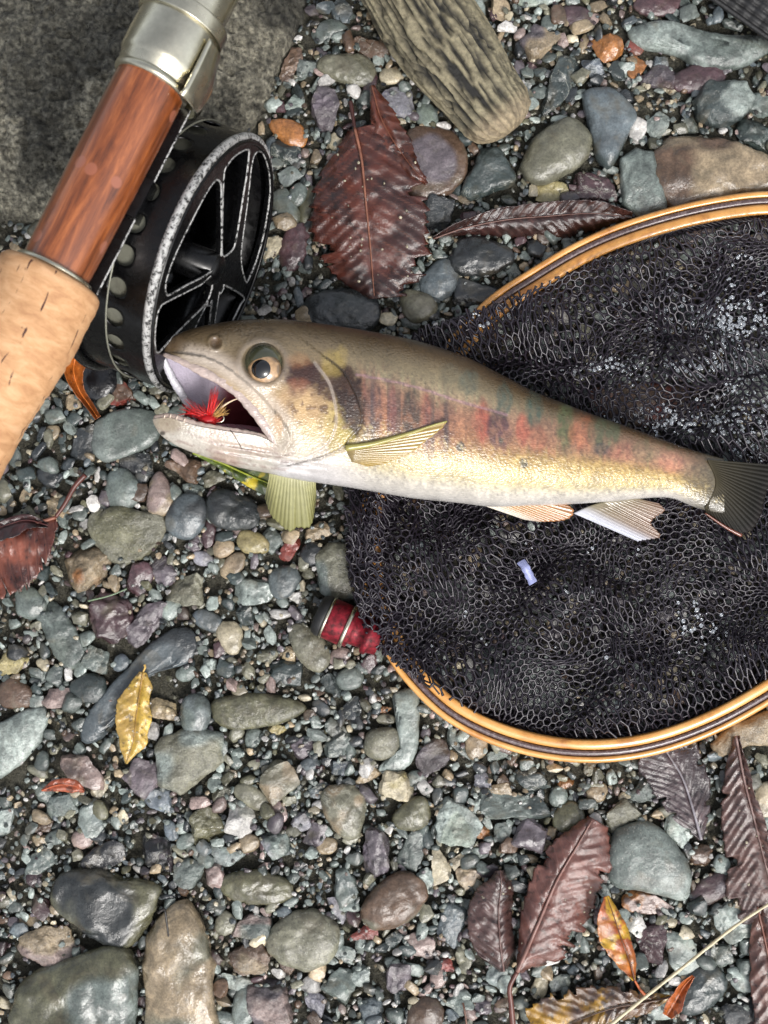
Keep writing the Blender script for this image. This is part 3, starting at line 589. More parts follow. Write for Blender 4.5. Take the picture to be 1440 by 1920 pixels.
# ------------------------------------------------------------------ driftwood
def drift():
    cl = resample(spline([(700,-120),(742,-55),(800,35),(868,128),(925,205),(958,248)], 60), 150)
    nu, nv = 150, 120
    t = np.gradient(cl, axis=0); t /= np.linalg.norm(t, axis=1)[:, None]; nn = np.stack([-t[:, 1], t[:, 0]], 1)
    s = np.linspace(0, 1, nu); arc = s*500
    hw = 84-12*sm(.35, 1, s)-4*np.sin(s*9); endr = np.sqrt(np.clip(1-np.clip((arc-445)/56, 0, 1)**2.4, 0, 1)); hw = hw*np.maximum(endr, .02)
    th = np.linspace(0, 2*np.pi, nv, endpoint=False)
    A, T = np.meshgrid(arc, th, indexing='ij')
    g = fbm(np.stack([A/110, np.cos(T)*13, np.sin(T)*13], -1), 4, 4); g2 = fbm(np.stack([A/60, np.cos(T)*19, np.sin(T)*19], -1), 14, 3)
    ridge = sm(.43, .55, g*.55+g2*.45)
    end = sm(425, 470, A)
    rr = 1+(ridge-.5)*.17*(1-end*.6)+(fbm(np.stack([A/14, np.cos(T)*8, np.sin(T)*8], -1), 24, 3)-.5)*.10*(.3+end)
    X = cl[:, 0][:, None]+nn[:, 0][:, None]*np.cos(T)*hw[:, None]*rr; Y = cl[:, 1][:, None]+nn[:, 1][:, None]*np.cos(T)*hw[:, None]*rr
    zc = .0105; Z = zc+np.sin(T)*hw[:, None]*S*.72*rr
    v = P(X, Y, Z).reshape(-1, 3)
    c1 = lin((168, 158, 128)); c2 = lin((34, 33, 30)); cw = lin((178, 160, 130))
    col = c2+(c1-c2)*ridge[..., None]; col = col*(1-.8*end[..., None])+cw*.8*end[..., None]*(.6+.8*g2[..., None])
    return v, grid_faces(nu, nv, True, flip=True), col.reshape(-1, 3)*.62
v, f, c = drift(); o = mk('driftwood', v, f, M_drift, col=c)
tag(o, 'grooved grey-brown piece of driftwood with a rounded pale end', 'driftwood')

# ------------------------------------------------------------------ leaves
def leaf(label, mid, wl_, wr, z, c1, c2, veins=16, curlL=0.0, curlR=0.0, serr=.04, cor=.0004, stalk=None, rough=.0006, vcol=None, name='fallen_leaf', zt=None, seed=0, midw=4, twist=0, c3=None, slant=.9):
    nu, nv = max(90, veins*9), 33
    m = resample(spline(mid, 80), nu); s = np.linspace(0, 1, nu)
    t = np.gradient(m, axis=0); t /= np.linalg.norm(t, axis=1)[:, None]; nn = np.stack([t[:, 1], -t[:, 0]], 1)   # left of travel, seen in the picture
    Ls, Rs = np.interp(s, np.linspace(0, 1, len(wl_)), wl_), np.interp(s, np.linspace(0, 1, len(wr)), wr)
    kk = np.ones(7)/7; Ls = np.convolve(np.pad(Ls, 3, 'edge'), kk, 'valid'); Rs = np.convolve(np.pad(Rs, 3, 'edge'), kk, 'valid')
    vv = np.linspace(-1, 1, nv); V = np.broadcast_to(vv, (nu, nv)); Sg = np.broadcast_to(s[:, None], (nu, nv))
    W = np.where(V > 0, Ls[:, None], Rs[:, None])
    length = np.linalg.norm(np.diff(m, axis=0), axis=1).sum()
    ph = veins*(Sg-slant*np.abs(V)*W/length)                      # lateral veins run towards the tip
    tooth = (ph % 1)
    W2 = W*(1+serr*np.abs(V)**8*(tooth-.5)*2+.22*(n2(Sg*300, np.sign(V)*40+seed, 26, seed, 3)-.5)*np.abs(V)**3-(.24 if max(max(wl_), max(wr)) > 64 else .04)*sm(.60, .66, n2(Sg*300, np.sign(V)*90+seed, 16, seed+7, 2))*np.abs(V)**2)
    ll = (np.stack([V*0, V*0], -1)); off = V*W2
    bend = slant*np.abs(V)*W*.0
    X = m[:, 0][:, None]+nn[:, 0][:, None]*off; Y = m[:, 1][:, None]+nn[:, 1][:, None]*off
    zb = np.interp(s, np.linspace(0, 1, len(zt)), zt)[:, None] if zt is not None else 0
    cu = np.where(V > 0, curlL, curlR)
    Z = z+zb+cu*np.abs(V)**1.8+cor*.42*(1-2*np.abs(np.sin(np.pi*ph))**.6)*sm(.02, .3, np.abs(V))*(.5+n2(X, Y, 50, seed+33, 2))+rough*5*(n2(X, Y, 55, seed+3, 3)-.5)+.0011*(n2(X, Y, 18, seed+5, 2)-.5)+twist*V*(Sg-.5)-.0008*np.exp(-(V*W/6)**2)
    v = P(X, Y, Z)
    a, b_ = lin(c1)*.7, lin(c2)*.7
    w = sm(.35, .65, n2(X, Y, 45, seed+8, 4))[..., None]; col = a*(1-w)+b_*w
    if c3 is not None:
        w3 = sm(.55, .62, n2(X, Y, 26, seed+18, 4))[..., None]; col = col*(1-w3)+lin(c3)*.7*w3
    vein = np.exp(-((((ph+.25) % 1)-.5)/.05)**2)[..., None]*sm(.02, .1, np.abs(V))[..., None]
    vc = lin(vcol)*.7 if vcol is not None else col*1.7
    col = col*(1-.38*vein)+vc*.38*vein; col = col*(.62+.76*n2(X, Y, 9, seed+60, 3)[..., None]); sp_ = sm(.66, .72, n2(X, Y, 7, seed+61, 2))[..., None]; col = col*(1-.6*sp_)
    loc = P(m[0, 0], m[0, 1], 0)
    root = thing(name, tuple(loc), label, 'leaf', 'fallen leaves on the gravel')
    b = mk('blade', v.reshape(-1, 3), grid_faces(nu, nv), M_leaf, root, col=np.clip(col, 0, 1).reshape(-1, 3))
    so = b.modifiers.new('thickness', 'SOLIDIFY'); so.thickness = .00022; so.offset = -1
    mz = Z[:, nv//2]; mp = P(m[:, 0], m[:, 1], mz+.0005)
    tv, tf = tube(mp[::3], np.linspace(midw*.5, midw*.15, len(mp[::3]))*S, 7)
    mk('midrib', tv, clean(tf), M_stalk, root, col=np.broadcast_to(vc.reshape(-1, 3)[0] if vcol is not None else a*1.8, (len(tv), 3)))
    if stalk is not None:
        sp = resample(spline(stalk, 30), 24); zz = np.linspace(float(mz[0])+.0003, .003+z*.5, 24)
        tv, tf = tube(P(sp[:, 0], sp[:, 1], zz), np.linspace(midw*.5, midw*.75, 24)*S, 7)
        mk('stalk', tv, clean(tf), M_stalk, root, col=np.broadcast_to(lin(c2)*.9, (len(tv), 3)))
    return root
leaf('large wet red-brown serrated leaf with a pale midrib, left of the flat purple stone', [(665,240),(678,300),(686,380),(694,460),(702,560)],
     [40,72,98,114,112,112,108,105,98,56], [10,50,78,94,102,106,100,92,56,14], .0075, (92,44,32), (60,32,28), 15, -.002, -.0035, .06, .0006, stalk=[(665,240),(661,215),(657,190)], vcol=(150,100,80), seed=3, midw=6, rough=.0009, zt=[.001,.002,.0025,.001,0], slant=.75)
leaf('torn red-brown leaf tip standing behind the large leaf with the pale midrib', [(697,160),(712,215),(735,260),(770,310),(800,345)], [4,24,30,30,14,3], [4,14,30,36,22,3], .0085, (104,54,40), (78,42,32), 10, -.001, -.002, .08, .0003, vcol=(130,80,60), seed=5, midw=3)
leaf('dark brown curled ridged leaf lying above the net hoop', [(812,448),(870,428),(950,412),(1030,405),(1110,400),(1185,408)], [3,16,24,26,28,24,10], [3,14,30,46,48,34,10], .0075, (66,40,36), (50,30,28), 19, .002, -.006, .06, .0007, vcol=(120,84,74), seed=7, midw=3)
leaf('small bright yellow leaf with a wavy edge lying alone on the gravel', [(268,1260),(262,1300),(255,1345),(250,1390),(237,1432)], [6,22,20,24,31,26,28,12,2], [6,20,32,40,38,36,28,20,2], .0085, (214,178,70), (196,160,84), 13, -.0015, -.001, .02, .0002, stalk=[(268,1260),(272,1252),(271,1246)], vcol=(170,130,60), seed=9, midw=3, c3=(170,140,66), name='fallen_leaf')
leaf('brown leaf with strong parallel ribs at the left edge, yellow fleck at its tip', [(104,970),(60,984),(10,1000),(-60,1030)], [14,84,108,112,100], [3,10,12,12,8], .008, (136,76,58), (88,46,38), 9, .001, -.002, .06, .0009, stalk=[(104,970),(122,944),(140,912),(160,890)], vcol=(150,96,76), seed=11, midw=7, slant=.2)
leaf('dark red folded leaf half hidden beneath the cork grip', [(90,985),(50,975),(10,985),(-30,1000)], [3,14,24,26,20], [3,10,12,10,8], .0085, (64,28,26), (40,22,22), 6, .001, 0, .03, .0003, seed=12, midw=3)
leaf('narrow orange curled leaf hanging below the cork grip behind the reel', [(150,645),(138,690),(148,730),(168,760),(184,784)], [10,24,16,8,7,5], [10,22,16,9,7,5], .010, (186,104,40), (140,76,34), 5, .002, .003, .02, .0002, seed=13, midw=3)
leaf('green and yellow leaf pinned beneath the fish throat', [(362,848),(410,865),(460,888),(520,912),(580,935)], [4,34,52,58,44,12], [4,10,18,24,20,8], .0065, (96,116,32), (48,62,18), 7, .0005, -.001, .02, .0002, vcol=(170,180,60), seed=15, midw=5, c3=(206,184,40))
leaf('large glossy red-brown leaf left of the smooth grey-green stone, folded up along its midrib', [(970,1822),(1010,1730),(1045,1650),(1080,1590),(1112,1535)], [3,22,38,46,46,36,10], [6,66,86,84,80,74,30], .0095, (128,84,74), (100,60,52), 13, -.004, -.0045, .05, .0008, stalk=[(970,1822),(956,1850),(958,1880),(962,1925)], vcol=(150,110,100), seed=17, midw=8)
leaf('smaller crumpled dark brown leaf left of the large glossy red-brown one', [(945,1822),(938,1770),(935,1710),(940,1660),(938,1632)], [8,44,62,60,46,10], [4,30,26,24,26,6], .0085, (92,66,62), (70,46,42), 12, -.0035, -.005, .03, .0009, vcol=(120,90,84), seed=19, midw=4, rough=.001)
leaf('dark purplish ribbed leaf poking out under the lower hoop rim', [(1315,1575),(1300,1520),(1280,1460),(1250,1410),(1225,1370)], [4,44,62,60,50], [4,34,48,56,66], .006, (84,68,70), (66,54,56), 14, -.001, -.002, .02, .0009, vcol=(150,144,150), seed=21, midw=6, slant=1.2)
leaf('long brown ribbed leaf along the right edge beside the dark purplish leaf', [(1380,1380),(1395,1460),(1415,1540),(1440,1640),(1470,1760)], [6,14,18,20,20,10], [6,40,64,72,90,40], .0075, (108,78,70), (82,58,54), 22, .001, -.003, .03, .0008, vcol=(140,112,106), seed=23, midw=5)
leaf('brown leaf cut by the bottom right corner of the picture', [(1420,1700),(1440,1790),(1460,1900),(1480,1990)], [8,30,30,20], [6,34,44,50,40], .007, (110,72,60), (80,52,46), 12, .001, -.002, .03, .0006, seed=25, midw=4)
leaf('pointed orange and yellow leaf below the large glossy red-brown leaf', [(1190,1838),(1180,1800),(1165,1760),(1150,1715),(1138,1680)], [2,24,36,40,32,4], [2,12,16,18,12,4], .0115, (196,120,44), (170,84,38), 8, .001, -.002, .01, .0001, stalk=[(1190,1838),(1200,1855),(1212,1868)], vcol=(120,70,40), seed=27, midw=4, c3=(206,160,40))
leaf('yellow and brown mottled leaf lying along the bottom edge under the straw', [(1262,1868),(1210,1880),(1150,1890),(1080,1915),(1010,1950)], [3,24,30,34,30], [3,26,50,66,60], .007, (186,140,36), (96,66,40), 14, -.001, -.001, .06, .0006, vcol=(90,60,40), seed=29, midw=4, c3=(92,70,60))
leaf('small curled orange leaf scrap right of the mottled yellow and brown leaf', [(1300,1830),(1282,1850),(1268,1875),(1250,1905)], [2,9,12,20,10], [2,8,10,14,8], .0105, (184,100,50), (150,74,44), 5, .001, .001, .02, .0002, seed=31, midw=2)
leaf('small pointed orange-brown leaf scrap left of the yellow leaf and below the pink stone', [(78,1482),(110,1472),(140,1474),(158,1484)], [2,10,13,12,3], [2,10,14,14,3], .0105, (170,84,50), (150,66,40), 4, -.001, -.001, .01, .0002, seed=33, midw=2)
gi = [(R_.uniform(a, b), R_.uniform(c, d), zz) for a, b, c, d, zz, k in ((610,780,280,540,.0102,26),(990,1120,1620,1780,.0120,8),(890,980,1660,1800,.0104,7),(235,270,1280,1400,.0108,4),(1380,1430,1450,1680,.0094,8)) for _ in range(k)]
gi = np.array(gi); gr = R_.uniform(1.5, 3.6, len(gi)); dv, df = ICO[1]
vv = dv[None]*gr[:, None, None]*S*R_.uniform(.6, 1, (len(gi), 1, 3))+P(gi[:, 0], gi[:, 1], gi[:, 2])[:, None]
tag(mk('sand_grains', vv.reshape(-1, 3), (df[None]+(np.arange(len(gi))*len(dv))[:, None, None]).reshape(-1, 3), MR['plain'], col=np.repeat(lin((196, 186, 160))*.6*R_.uniform(.4, 1.2, (len(gi), 1)), len(dv), 0)), 'pale sand grains stuck to the wet fallen leaves', 'sand', kind='stuff')
# ------------------------------------------------------------------ straw and twigs
def twig(name, label, cat, pts, r0, r1, z0, z1, colr, m=M_stalk):
    p = resample(spline(pts, 40), 30); zz = np.linspace(z0, z1, 30)+.0006*np.sin(np.linspace(0, 5, 30))
    v, f = tube(P(p[:, 0], p[:, 1], zz), np.linspace(r0, r1, 30)*S*(1+.12*np.sin(np.arange(30)*2.3)), 8)
    o = mk(name, v, clean(f), m, col=np.broadcast_to(lin(colr)*.8, (len(v), 3))); tag(o, label, cat)
twig('grass_straw', 'long pale dry straw crossing the bottom right corner', 'straw', [(1110,1950),(1180,1893),(1290,1806),(1390,1728),(1500,1660)], 3.4, 2.6, .012, .013, (222, 208, 172))
twig('straw', 'thin green grass stem above the maroon angular stone', 'grass stem', [(165,1127),(205,1117),(238,1104)], 1.6, 1.2, .009, .009, (120, 140, 110))
twig('twig', 'small dark bent twig lying on the beige slab', 'twig', [(296,1712),(308,1705),(312,1725),(316,1756)], 2.6, 1.6, .0125, .0125, (34, 28, 24))
twig('twig', 'thin brown twig upright at the bottom edge below the crumpled leaf', 'twig', [(868,1880),(872,1900),(876,1930)], 1.8, 1.6, .006, .006, (112, 76, 60))

# ------------------------------------------------------------------ landing net
HOOPC = [(1440,380),(1320,396),(1200,428),(1100,468),(1010,520),(925,578),(850,660),(770,780),(710,900),(692,1010),(700,1100),(725,1180),(765,1252),(850,1335),(960,1386),(1080,1408),(1200,1400),(1320,1362),(1440,1298),(1600,1190),(1740,1040),(1790,850),(1720,640),(1590,450),(1520,395)]
hoop = resample(np.vstack([spline(HOOPC, 260, True), [HOOPC[0]]]), 300)[:-1]
net = thing('landing_net', tuple(P(1200, 900, 0)), 'landing net with a laminated wooden hoop and black mesh bag under the fish', 'landing net')
def hoopstrip(name, o0, o1, z0, z1, m):
    """one lamination: rounded bar between offsets o0..o1 (px, + = inside) and heights z0..z1"""
    t = np.roll(hoop, -1, 0)-np.roll(hoop, 1, 0); t /= np.linalg.norm(t, axis=1)[:, None]; nn = np.stack([t[:, 1], -t[:, 0]], 1)
    cen = np.array([1230, 890.]); sg = np.sign(((cen-hoop)*nn).sum(1)).mean(); nn = nn*sg
    k = 20; th = np.linspace(0, 2*np.pi, k, endpoint=False)
    c, s = np.cos(th), np.sin(th); cx, cz = np.sign(c)*np.abs(c)**.45, np.sign(s)*np.abs(s)**.45
    w = (o0+o1)/2+cx*(o1-o0)/2; zz = (z0+z1)/2+cz*(z1-z0)/2
    X = hoop[:, 0][:, None]+nn[:, 0][:, None]*w; Y = hoop[:, 1][:, None]+nn[:, 1][:, None]*w
    Z = np.broadcast_to(zz, X.shape)+.0003*np.sin(np.arange(len(hoop))*.21)[:, None]
    n_ = len(hoop); f = grid_faces(n_, k, True); j = np.arange(k); f = np.vstack([f, np.stack([(n_-1)*k+j, j, (j+1) % k, (n_-1)*k+(j+1) % k], 1)])
    return mk(name, P(X, Y, Z).reshape(-1, 3), f, m, net)
hoopstrip('inner_rail', 2, 23, .0015, .0115, M_hoop)
hoopstrip('core_strip', -9.5, 2.5, .0012, .0108, M_hoopd)
hoopstrip('outer_rail', -22, -9, .0008, .0104, M_hoop)
# red knob with black cap and rings
kx = np.array([math.cos(math.radians(-24)), math.sin(math.radians(-24)), .05]); kx /= np.linalg.norm(kx)
def lathe(origin, axis, prof, k=40):
    axis = np.asarray(axis)/np.linalg.norm(axis); a = np.cross(axis, [0, 0, 1.]); a /= np.linalg.norm(a); b = np.cross(a, axis)
    th = np.linspace(0, 2*np.pi, k, endpoint=False); prof = np.asarray(prof, float)
    v = origin+prof[:, 0][:, None, None]*axis+prof[:, 1][:, None, None]*(np.cos(th)[None, :, None]*a+np.sin(th)[None, :, None]*b)
    return v.reshape(-1, 3), grid_faces(len(prof), k, True, flip=True)
ko = P(602, 1152, .0085)
knob = mk('knob', *lathe(ko, kx, [(.0015, 0), (.0015, .0062), (.002, .0068), (.004, .0070), (.0085, .0070), (.0095, .0068), (.0098, .0066), (.0115, .0066), (.0118, .0052), (.016, .0050), (.0165, .0062), (.018, .0064), (.0186, .0055), (.0215, .005), (.0215, 0)]), M_red, net)
mk('cap', *lathe(ko, kx, [(-.0014, 0), (-.0014, .0055), (-.0006, .0066), (.0012, .0072), (.0022, .0068), (.0022, 0)]), M_rub, knob)
mk('ring', *lathe(ko, kx, [(.0092, .0064), (.0092, .0074), (.0098, .0076), (.0104, .0074), (.0104, .0064)]), M_nickel, knob)
mk('ring', *lathe(ko, kx, [(.0020, .0064), (.0022, .0072), (.0028, .0073), (.0031, .0064)]), M_nickel, knob)
# bag: two layers of hexagonal mesh as real cord
hl = hoop[(hoop[:, 0] < 940) & (hoop[:, 1] > 560) & (hoop[:, 1] < 1260)]
def net_height(X, Y, seed):
    z = .0048+.0060*(n2(X+.7*Y, Y-.4*X, 120, seed, 2, sy=60)-.35)+.0025*(n2(X, Y, 40, seed+7, 2)-.5)
    d = np.full(X.shape, 1e9)
    for a in hl[::2]: d = np.minimum(d, np.hypot(X-a[0], Y-a[1]))
    over = np.exp(-(d/26)**2); z = np.maximum(z, .0045)*(1-over)+(.0135+.0)*over
    return z
def over_hoop(x, y):
    d = np.full(np.shape(x), 1e9)
    for a in hl[::2]: d = np.minimum(d, np.hypot(x-a[0], y-a[1]))
    return np.exp(-(d/34)**2)
def pressed(x, y):   # the fish weighs the bag down along its length
    ya = np.interp(x, [600, 900, 1200, 1300, 1400, 1500], [800, 850, 900, 930, 930, 930]); hw = np.interp(x, [600, 900, 1200, 1400], [150, 125, 110, 95])
    return np.exp(-(np.abs(y-ya)/hw)**4)*sm(1540, 1460, x)
def hexnet(pitch, ang, seed, zoff, r, keepf=None, warp=1.0, foldamt=1.0, lite=False):
    a = pitch/math.sqrt(3); W_, H_ = 1500, 1300; cx, cy = 1200, 900
    seg = []
    cols = int(W_/(1.5*a)); rows = int(H_/(pitch))
    I, J = np.meshgrid(np.arange(cols), np.arange(rows), indexing='ij')
    X0 = I*1.5*a; Y0 = J*pitch+(I % 2)*pitch/2
    def corner(k): t = math.radians(60*k); return np.stack([X0+a*math.cos(t), Y0+a*math.sin(t)], -1)
    e = [(corner(0), corner(1)), (corner(1), corner(2)), (corner(2), corner(3))]
    A = np.concatenate([q[0].reshape(-1, 2) for q in e]); B = np.concatenate([q[1].reshape(-1, 2) for q in e])
    c, s = math.cos(ang), math.sin(ang)
    def tr(p):
        q = p-np.array([W_/2, H_/2]); q = np.stack([q[:, 0]*c-q[:, 1]*s, q[:, 0]*s+q[:, 1]*c], 1)+np.array([cx, cy])
        w1 = n2(q[:, 0], q[:, 1], 150, seed, 2)-.5; w2 = n2(q[:, 0], q[:, 1], 130, seed+40, 2)-.5; w3 = n2(q[:, 0], q[:, 1], 38, seed+80, 2)-.5
        ph = (q[:, 0]*.40+q[:, 1]*.92)/30+9*w1+4*w2
        fold = np.sin(ph)*33*sm(-.5, .25, w2*2)*foldamt
        q2 = q+warp*np.stack([w1*80+w3*5+fold*.42, w2*70+w3*4+fold*.9], 1)
        z = net_height(q2[:, 0], q2[:, 1], seed)+zoff+.0058*(np.cos(ph)+1)*sm(-.5, .25, w2*2)*foldamt*(1-over_hoop(q2[:, 0], q2[:, 1]))*(1-.9*pressed(q2[:, 0], q2[:, 1]))
        return q2, z
    A2, za = tr(A); B2, zb = tr(B); m = (A2+B2)/2
    k = inpoly(m[:, 0], m[:, 1], spline(NETP, 200, True))
    if keepf is not None: k &= keepf(m[:, 0], m[:, 1])
    A2, B2, za, zb = A2[k], B2[k], za[k], zb[k]
    pa, pb = P(A2[:, 0], A2[:, 1], za), P(B2[:, 0], B2[:, 1], zb); d = pb-pa; ln = np.linalg.norm(d, axis=1)[:, None]; d = d/ln
    pa = pa-d*r*.3; pb = pb+d*r*.3; mid = (pa+pb)/2; mid[:, 2] += .00012
    u = np.cross(d, [0, 0, 1.]); u /= np.linalg.norm(u, axis=1)[:, None]; w = np.cross(u, d)
    th = np.linspace(0, 2*np.pi, 5, endpoint=False)
    th = np.linspace(0, 2*np.pi, 3 if lite else 4, endpoint=False)+(.5 if lite else 0)
    ringv = [q[:, None]+rr*(np.cos(th)[None, :, None]*u[:, None]+np.sin(th)[None, :, None]*w[:, None]) for q, rr in (((pa, r*1.1), (pb, r*1.1)) if lite else ((pa, r*1.2), (mid, r*.85), (pb, r*1.2)))]
    v = np.stack(ringv, 1).reshape(-1, 3); n_ = len(pa)
    kr, ks = (2, 3) if lite else (3, 4); f0 = grid_faces(kr, ks, True); f = (f0[None]+(np.arange(n_)*kr*ks)[:, None, None]).reshape(-1, 4)
    return v, f
l1 = hexnet(15.5, .25, 60, .0012, .00041)
l2 = hexnet(14.5, .75, 90, -.0012, .00032, warp=1.1, foldamt=.6, lite=True)
l3 = hexnet(14, .6, 130, -.002, .0003, keepf=lambda x, y: (n2(x, y, 110, 77, 2) > .60) & ~inpoly(x, y, [(880,1230),(1060,1215),(1080,1340),(920,1340)]), warp=1.5, lite=True)
l4 = hexnet(12.5, .9, 210, .0011, .00036, keepf=lambda x, y: over_hoop(x, y) > .16, warp=1.1)
l5 = hexnet(12, 1.4, 250, .0020, .00036, keepf=lambda x, y: (over_hoop(x, y) > .25) & (n2(x, y, 50, 17, 2) > .42), warp=.9, lite=True)
nv_, nf_, _ = join([l1, l2, l3, l4, l5]); mk('netting', nv_, nf_, M_net, net)
# rim lashing: thick cord bundle where the bag meets the hoop
for rng_, nm in ((((hoop[:, 0] > 925) & (hoop[:, 1] < 600) & (np.arange(len(hoop)) < 90)), 'edge_cord'), (((hoop[:, 1] > 1240) & (hoop[:, 0] > 750) & (hoop[:, 0] < 1500)), 'edge_cord')):
    hp = hoop[rng_]; cen = np.array([1230, 890.]); t = np.gradient(hp, axis=0); t /= np.linalg.norm(t, axis=1)[:, None]; nn = np.stack([t[:, 1], -t[:, 0]], 1)
    nn *= np.sign(((cen-hp)*nn).sum(1)).mean(); q = resample(hp+nn*27, 160)
    i = np.arange(160); parts = []
    for kk in range(4):
        ang = i*.55+kk*1.57; pts = P(q[:, 0]+5*np.cos(ang), q[:, 1]+5*np.sin(ang*1.1), .0065+.0012*np.sin(ang)); parts.append(tube(pts, .00042, 5)[:2])
    vv, ff, _ = join(parts); mk(nm, vv, clean(ff), M_net, net)
# water beads caught in the mesh, clustered and part white to imitate glints
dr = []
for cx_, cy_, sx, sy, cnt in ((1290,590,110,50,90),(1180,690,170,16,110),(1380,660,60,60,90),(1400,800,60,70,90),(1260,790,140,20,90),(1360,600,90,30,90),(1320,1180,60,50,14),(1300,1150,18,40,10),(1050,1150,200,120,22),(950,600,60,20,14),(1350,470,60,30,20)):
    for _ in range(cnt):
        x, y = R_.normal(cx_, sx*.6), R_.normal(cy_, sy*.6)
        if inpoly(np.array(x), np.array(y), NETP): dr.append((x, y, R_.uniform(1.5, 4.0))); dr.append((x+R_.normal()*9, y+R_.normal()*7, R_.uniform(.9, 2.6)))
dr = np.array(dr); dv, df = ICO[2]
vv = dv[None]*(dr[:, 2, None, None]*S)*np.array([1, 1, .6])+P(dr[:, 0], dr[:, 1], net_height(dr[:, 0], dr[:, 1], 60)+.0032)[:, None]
o = mk('glint_water_drops', vv.reshape(-1, 3), (df[None]+(np.arange(len(dr))*len(dv))[:, None, None]).reshape(-1, 3), M_drop); tag(o, 'water drops caught in the black netting, part white to imitate glints', 'water drops', kind='stuff')
cp = resample(spline([(976,1052),(984,1062),(992,1078),(1000,1094)], 20), 14); tq = np.array([.86, -.5]); uu = np.linspace(-1, 1, 9)
X_ = cp[:, 0:1]+tq[0]*uu*8*(1+.12*np.sin(np.arange(14)*1.7))[:, None]; Y_ = cp[:, 1:2]+tq[1]*uu*8; Z_ = .0165+.0008*np.sin(np.arange(14)*.4)[:, None]-.0009*uu**2
v = np.vstack([P(X_, Y_, Z_).reshape(-1, 3), P(X_, Y_, Z_-.0007).reshape(-1, 3)]); f = np.vstack([grid_faces(14, 9), grid_faces(14, 9, flip=True, base=126)])
o = mk('plastic_chip', v, f, M_wht); tag(o, 'small bluish white chip resting on the lower netting', 'chip')

# ------------------------------------------------------------------ reel
RC = np.array([-.05159, .07376, .04405]); th_, ph_, RR = -.39116, .14693, .04046
ax = np.array([math.cos(th_)*math.cos(ph_), math.sin(th_)*math.cos(ph_), math.sin(ph_)])
e1 = np.cross(ax, [0, 0, 1.]); e1 /= np.linalg.norm(e1); e2 = np.cross(e1, ax)      # e2 points mostly up
if e2[2] < 0: e2 = -e2; e1 = -e1
reel = thing('fly_reel', tuple(RC-ax*.012), 'black fly reel with worn silver rim and spoked openings beneath the rod', 'fishing reel')
camp = np.array([0, 0, D])
def unproj(px, py, depth=0.0):
    g = P(px, py, 0.0); dirv = g-camp; c0 = RC-ax*depth; t = ((c0-camp)@ax)/(dirv@ax); h = camp+dirv*t[..., None]-c0
    return np.stack([h@e1, h@e2], -1)
def on_face(uv, depth=0.0): return RC-ax*depth+uv[..., 0:1]*e1+uv[..., 1:2]*e2
Z = lambda pts: (np.array(pts, float)/3.31+np.array([150, 180]))
WIN = [Z([(512,1190),(520,1130),(560,1010),(620,880),(700,720),(770,590),(822,520),(848,520),(860,560),(862,700),(862,960),(835,1030),(800,1080),(740,1120),(640,1170),(545,1225),(520,1224)]),
 Z([(878,470),(892,430),(940,370),(1000,332),(1028,328),(1034,352),(1020,480),(1000,600),(975,760),(950,900),(930,950),(885,988),(866,972),(866,850),(868,700),(872,560)]),
 Z([(1048,430),(1062,370),(1088,338),(1120,347),(1152,400),(1168,500),(1165,600),(1145,750),(1115,900),(1075,1030),(1028,1140),(1012,1140),(990,1060),(985,960),(1000,830),(1020,680),(1036,540)]),
 Z([(455,1570),(447,1500),(457,1380),(482,1300),(540,1262),(640,1212),(740,1160),(798,1110),(806,1150),(798,1210),(760,1290),(680,1370),(580,1470),(490,1568),(466,1584)])]
W2 = [unproj(w[:, 0], w[:, 1]) for w in WIN]
# the windows the fish hides repeat the pattern round the hub
hubc = unproj(np.array([412.]), np.array([515.]))[0]*.35
def sector(a0, a1, r0, r1):
    a = np.linspace(a0, a1, 10); o = np.stack([np.cos(a), np.sin(a)], 1)*r1; b = np.linspace(a1-.15, a0+.15, 5); i_ = hubc+np.stack([np.cos(b), np.sin(b)], 1)*r0
    return np.vstack([o, i_])
angs = [np.unwrap(np.arctan2(w[:, 1], w[:, 0])) for w in W2]
allc = sorted(float(np.arctan2(w[:, 1].mean(), w[:, 0].mean()) % (2*np.pi)) for w in W2)
taken = np.zeros(720, bool)
for w in W2:
    far = w[np.hypot(w[:, 0], w[:, 1]) > .012]; aa = (np.degrees(np.arctan2(far[:, 1], far[:, 0]))*2 % 720).astype(int)
    lo = np.degrees(np.arctan2(w[:, 1].mean(), w[:, 0].mean())); dd = (np.degrees(np.arctan2(far[:, 1], far[:, 0]))-lo+180) % 360-180
    for q in range(int((lo+dd.min()-5)*2), int((lo+dd.max()+5)*2)): taken[q % 720] = True
free = np.where(~taken)[0]
if len(free):
    start = next((q for q in free if taken[(q-1) % 720]), free[0]); run = 0
    while not taken[(start+run) % 720] and run < 720: run += 1
    a0, a1 = math.radians(start/2), math.radians((start+run)/2); nsec = max(1, round((a1-a0)/1.0))
    for k in range(nsec):
        b0, b1 = a0+(a1-a0)*k/nsec+.05, a0+(a1-a0)*(k+1)/nsec-.05
        W2.append(sector(b0, b1, .0115, RR*.875))
